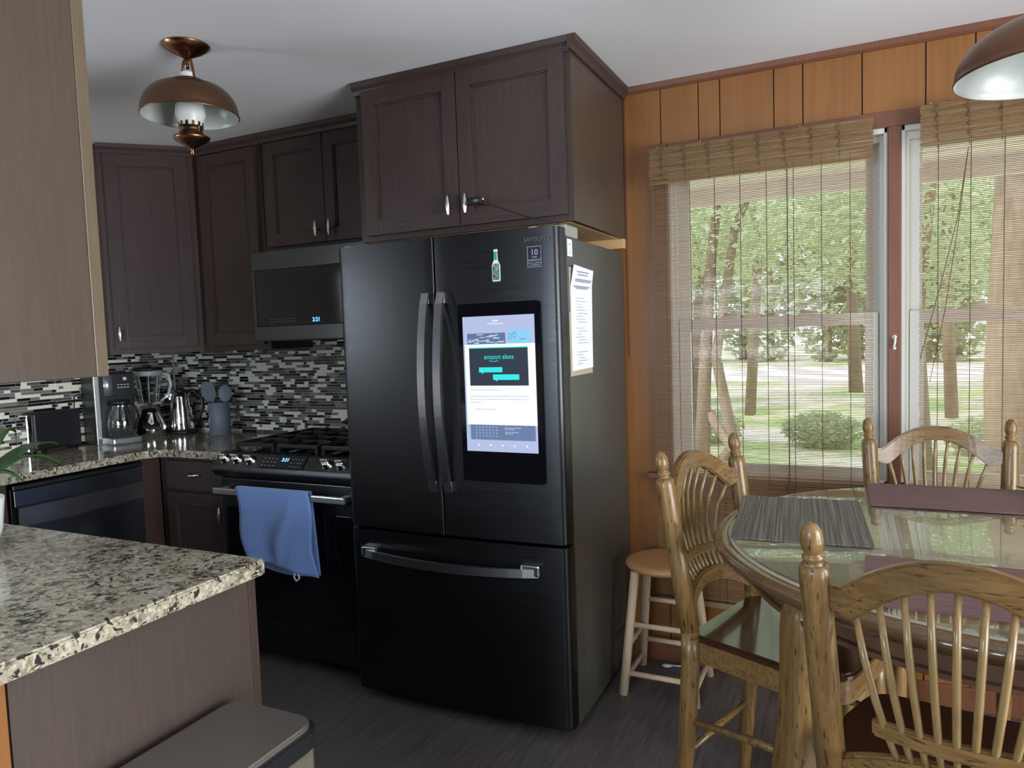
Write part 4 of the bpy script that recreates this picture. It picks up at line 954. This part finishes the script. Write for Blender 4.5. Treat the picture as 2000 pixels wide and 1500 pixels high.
# ------------------------------------------------------------------ chairs
def make_chair(label):
    t = thing('counter_chair', label, 'chair', (0, 0, 0), 0, None)
    for s in (-1, 1):
        b = MB(); P = lambda z: Vector((s*(.185+.02*max(0, z-.61)/.45), -.045*(max(0, .61-z)/.61)-.065*max(0, z-.58)/.45, z))
        zs = [0, .04, .20, .40, .55, .62]; b.tube([P(z) for z in zs], [.014, .017, .022, .024, .025, .025], 14)
        b.tube([P(.60), P(.80), P(1.0), P(1.014), P(1.022)], [.0245, .0250, .0252, .0245, .020], 16)
        ax = (P(1.06)-P(.9)).normalized(); b.lathe([(.021, -.002), (.016, .006), (.0145, .010), (.0175, .014), (.0175, .018), (.0135, .021), (.0135, .024), (.0165, .030), (.0185, .042), (.0185, .044), (.0182, .045), (.0182, .047), (.0165, .060), (.0115, .070), (.004, .075), (0, .0755)], P(1.018), 20, 0, True, ax)
        b.build('back_post', chairwood, t)
    yb_ = lambda z: -.065*max(0, z-.58)/.45
    def board(name, top, bot, x0, x1, th, m=chairwoodx, ycurve=lambda u: 0, n=20):
        b = MB(); fr_, bk = [], []
        for i in range(n+1):
            u = -1+2*i/n; x = x0+(x1-x0)*i/n; zt, zb = top(u), bot(u); yc = ycurve(u)
            fr_.append([b.bm.verts.new((x, yb_(zb)+yc-th/2, zb)), b.bm.verts.new((x, yb_(zt)+yc-th/2, zt))]); bk.append([b.bm.verts.new((x, yb_(zb)+yc+th/2, zb)), b.bm.verts.new((x, yb_(zt)+yc+th/2, zt))])
        for i in range(n):
            for q_ in ([fr_[i][0], fr_[i+1][0], fr_[i+1][1], fr_[i][1]], [bk[i][0], bk[i][1], bk[i+1][1], bk[i+1][0]], [fr_[i][1], fr_[i+1][1], bk[i+1][1], bk[i][1]], [fr_[i][0], bk[i][0], bk[i+1][0], fr_[i+1][0]]): b.bm.faces.new(q_)
        for i in (0, n): b.bm.faces.new([fr_[i][0], fr_[i][1], bk[i][1], bk[i][0]])
        bmesh.ops.recalc_face_normals(b.bm, faces=list(b.bm.faces))
        bmesh.ops.bevel(b.bm, geom=[e for e in b.bm.edges if len(e.link_faces) == 2 and e.calc_face_angle(0) > .9], offset=.004, segments=2, affect='EDGES')
        for f in b.bm.faces: f.smooth = False
        return b.build(name, m, t)
    def ttop(u): a = abs(u); return .992+.072*max(0, 1-(a/.88)**2.1)
    def tbot(u):
        a = abs(u)
        return 1.018-.080*(a/.78)**2 if a < .78 else .938+.012*((a-.78)/.22)
    cv = lambda u: -.034*(1-u*u)
    board('top_rail', ttop, tbot, -.182, .182, .022, ycurve=cv)
    board('lower_rail', lambda u: .730-.050*abs(u)**2.2, lambda u: .690-.055*abs(u)**2.2, -.172, .172, .020, ycurve=cv)
    board('middle_rail', lambda u: .788, lambda u: .758, -.116, .116, .016, ycurve=lambda u: -.040-.020*(1-u*u))
    for i in range(9):
        u = (i-4)/4; xt = u*.140; zt = 1.018-.080*(abs(xt)/.142)**2; cyt = -.034*(1-(xt/.182)**2); xb = u*.080; zb = .715
        xm = u*.092; cy = -.040-.020*(1-(xm/.116)**2); cyb = -.034*(1-(xb/.172)**2)
        P0_ = Vector((xt, yb_(zt)+cyt, zt+.004)); P1_ = Vector((xm, yb_(.773)+cy, .773)); P2_ = Vector((xb, yb_(zb)+cyb, zb-.006))
        ts_ = [0, .25, .5, .72, .86, 1]; pts = []
        for q_ in ts_:
            z_ = P0_.z+(P2_.z-P0_.z)*q_; k1 = (P0_.z-P1_.z)/(P0_.z-P2_.z); l0 = (q_-k1)*(q_-1)/(k1); l1 = q_*(q_-1)/(k1*(k1-1)); l2 = q_*(q_-k1)/(1-k1)
            pts.append((P0_.x+(P2_.x-P0_.x)*q_, P0_.y*l0+P1_.y*l1+P2_.y*l2, z_))
        MB().tube(pts, [.0050, .0060, .0062, .0058, .0054, .0050], 8).build('spindle', spindlewood, t)
    outline = rounded([(-.185, -.012), (.185, -.012), (.212, .26), (.176, .400), (-.176, .400), (-.212, .26)], [.02, .02, .10, .06, .06, .10], 6)
    MB().prism(outline, 2, .592, .612, bev=.006).build('seat', seatwood, t)
    sh_ = [(x*.965, .2+(y-.2)*.965) for x, y in outline]; MB().prism(sh_, 2, .535, .5915, bev=.002).build('seat_apron', chairwoodx, t)
    for s in (-1, 1):
        MB().tube([(s*.180, .370, 0), (s*.178, .365, .12), (s*.172, .358, .3), (s*.165, .350, .45), (s*.160, .345, .54)], [.013, .018, .023, .019, .024], 14).build('front_leg', chairwood, t)
        MB().tube([(s*.187, -.020, .370), (s*.182, .19, .378), (s*.172, .356, .37)], [.008, .012, .008], 10).build('stretcher', chairwood, t)
    MB().tube([(-.186, -.026, .27), (0, -.026, .275), (.186, -.026, .27)], [.008, .011, .008], 10).build('stretcher', chairwood, t)
    MB().tube([(-.176, .362, .20), (0, .362, .205), (.176, .362, .20)], [.009, .014, .009], 10).build('footrest', chairwood, t)
    return t
def place(t, x, y, hx, hy): t.location = (x, y, 0); t.rotation_euler = (0, 0, math.atan2(hy, hx)-math.pi/2)
ch = make_chair('spindle-back wooden counter chair at the left end of the table, beside the stool')
place(ch, 3.203, -.938, .950, -.312)
ch2 = copytree(ch); ch2['label'] = 'spindle-back counter chair on the far side of the table, against the window'; place(ch2, 3.783, -.330, .087, -.996)
ch3 = copytree(ch); ch3['label'] = 'nearest spindle-back counter chair, back to the camera in the lower right'; place(ch3, 3.686, -1.690, .145, .9894)
for c_ in (ch, ch2, ch3): c_['group'] = 'spindle-back chairs around the table'
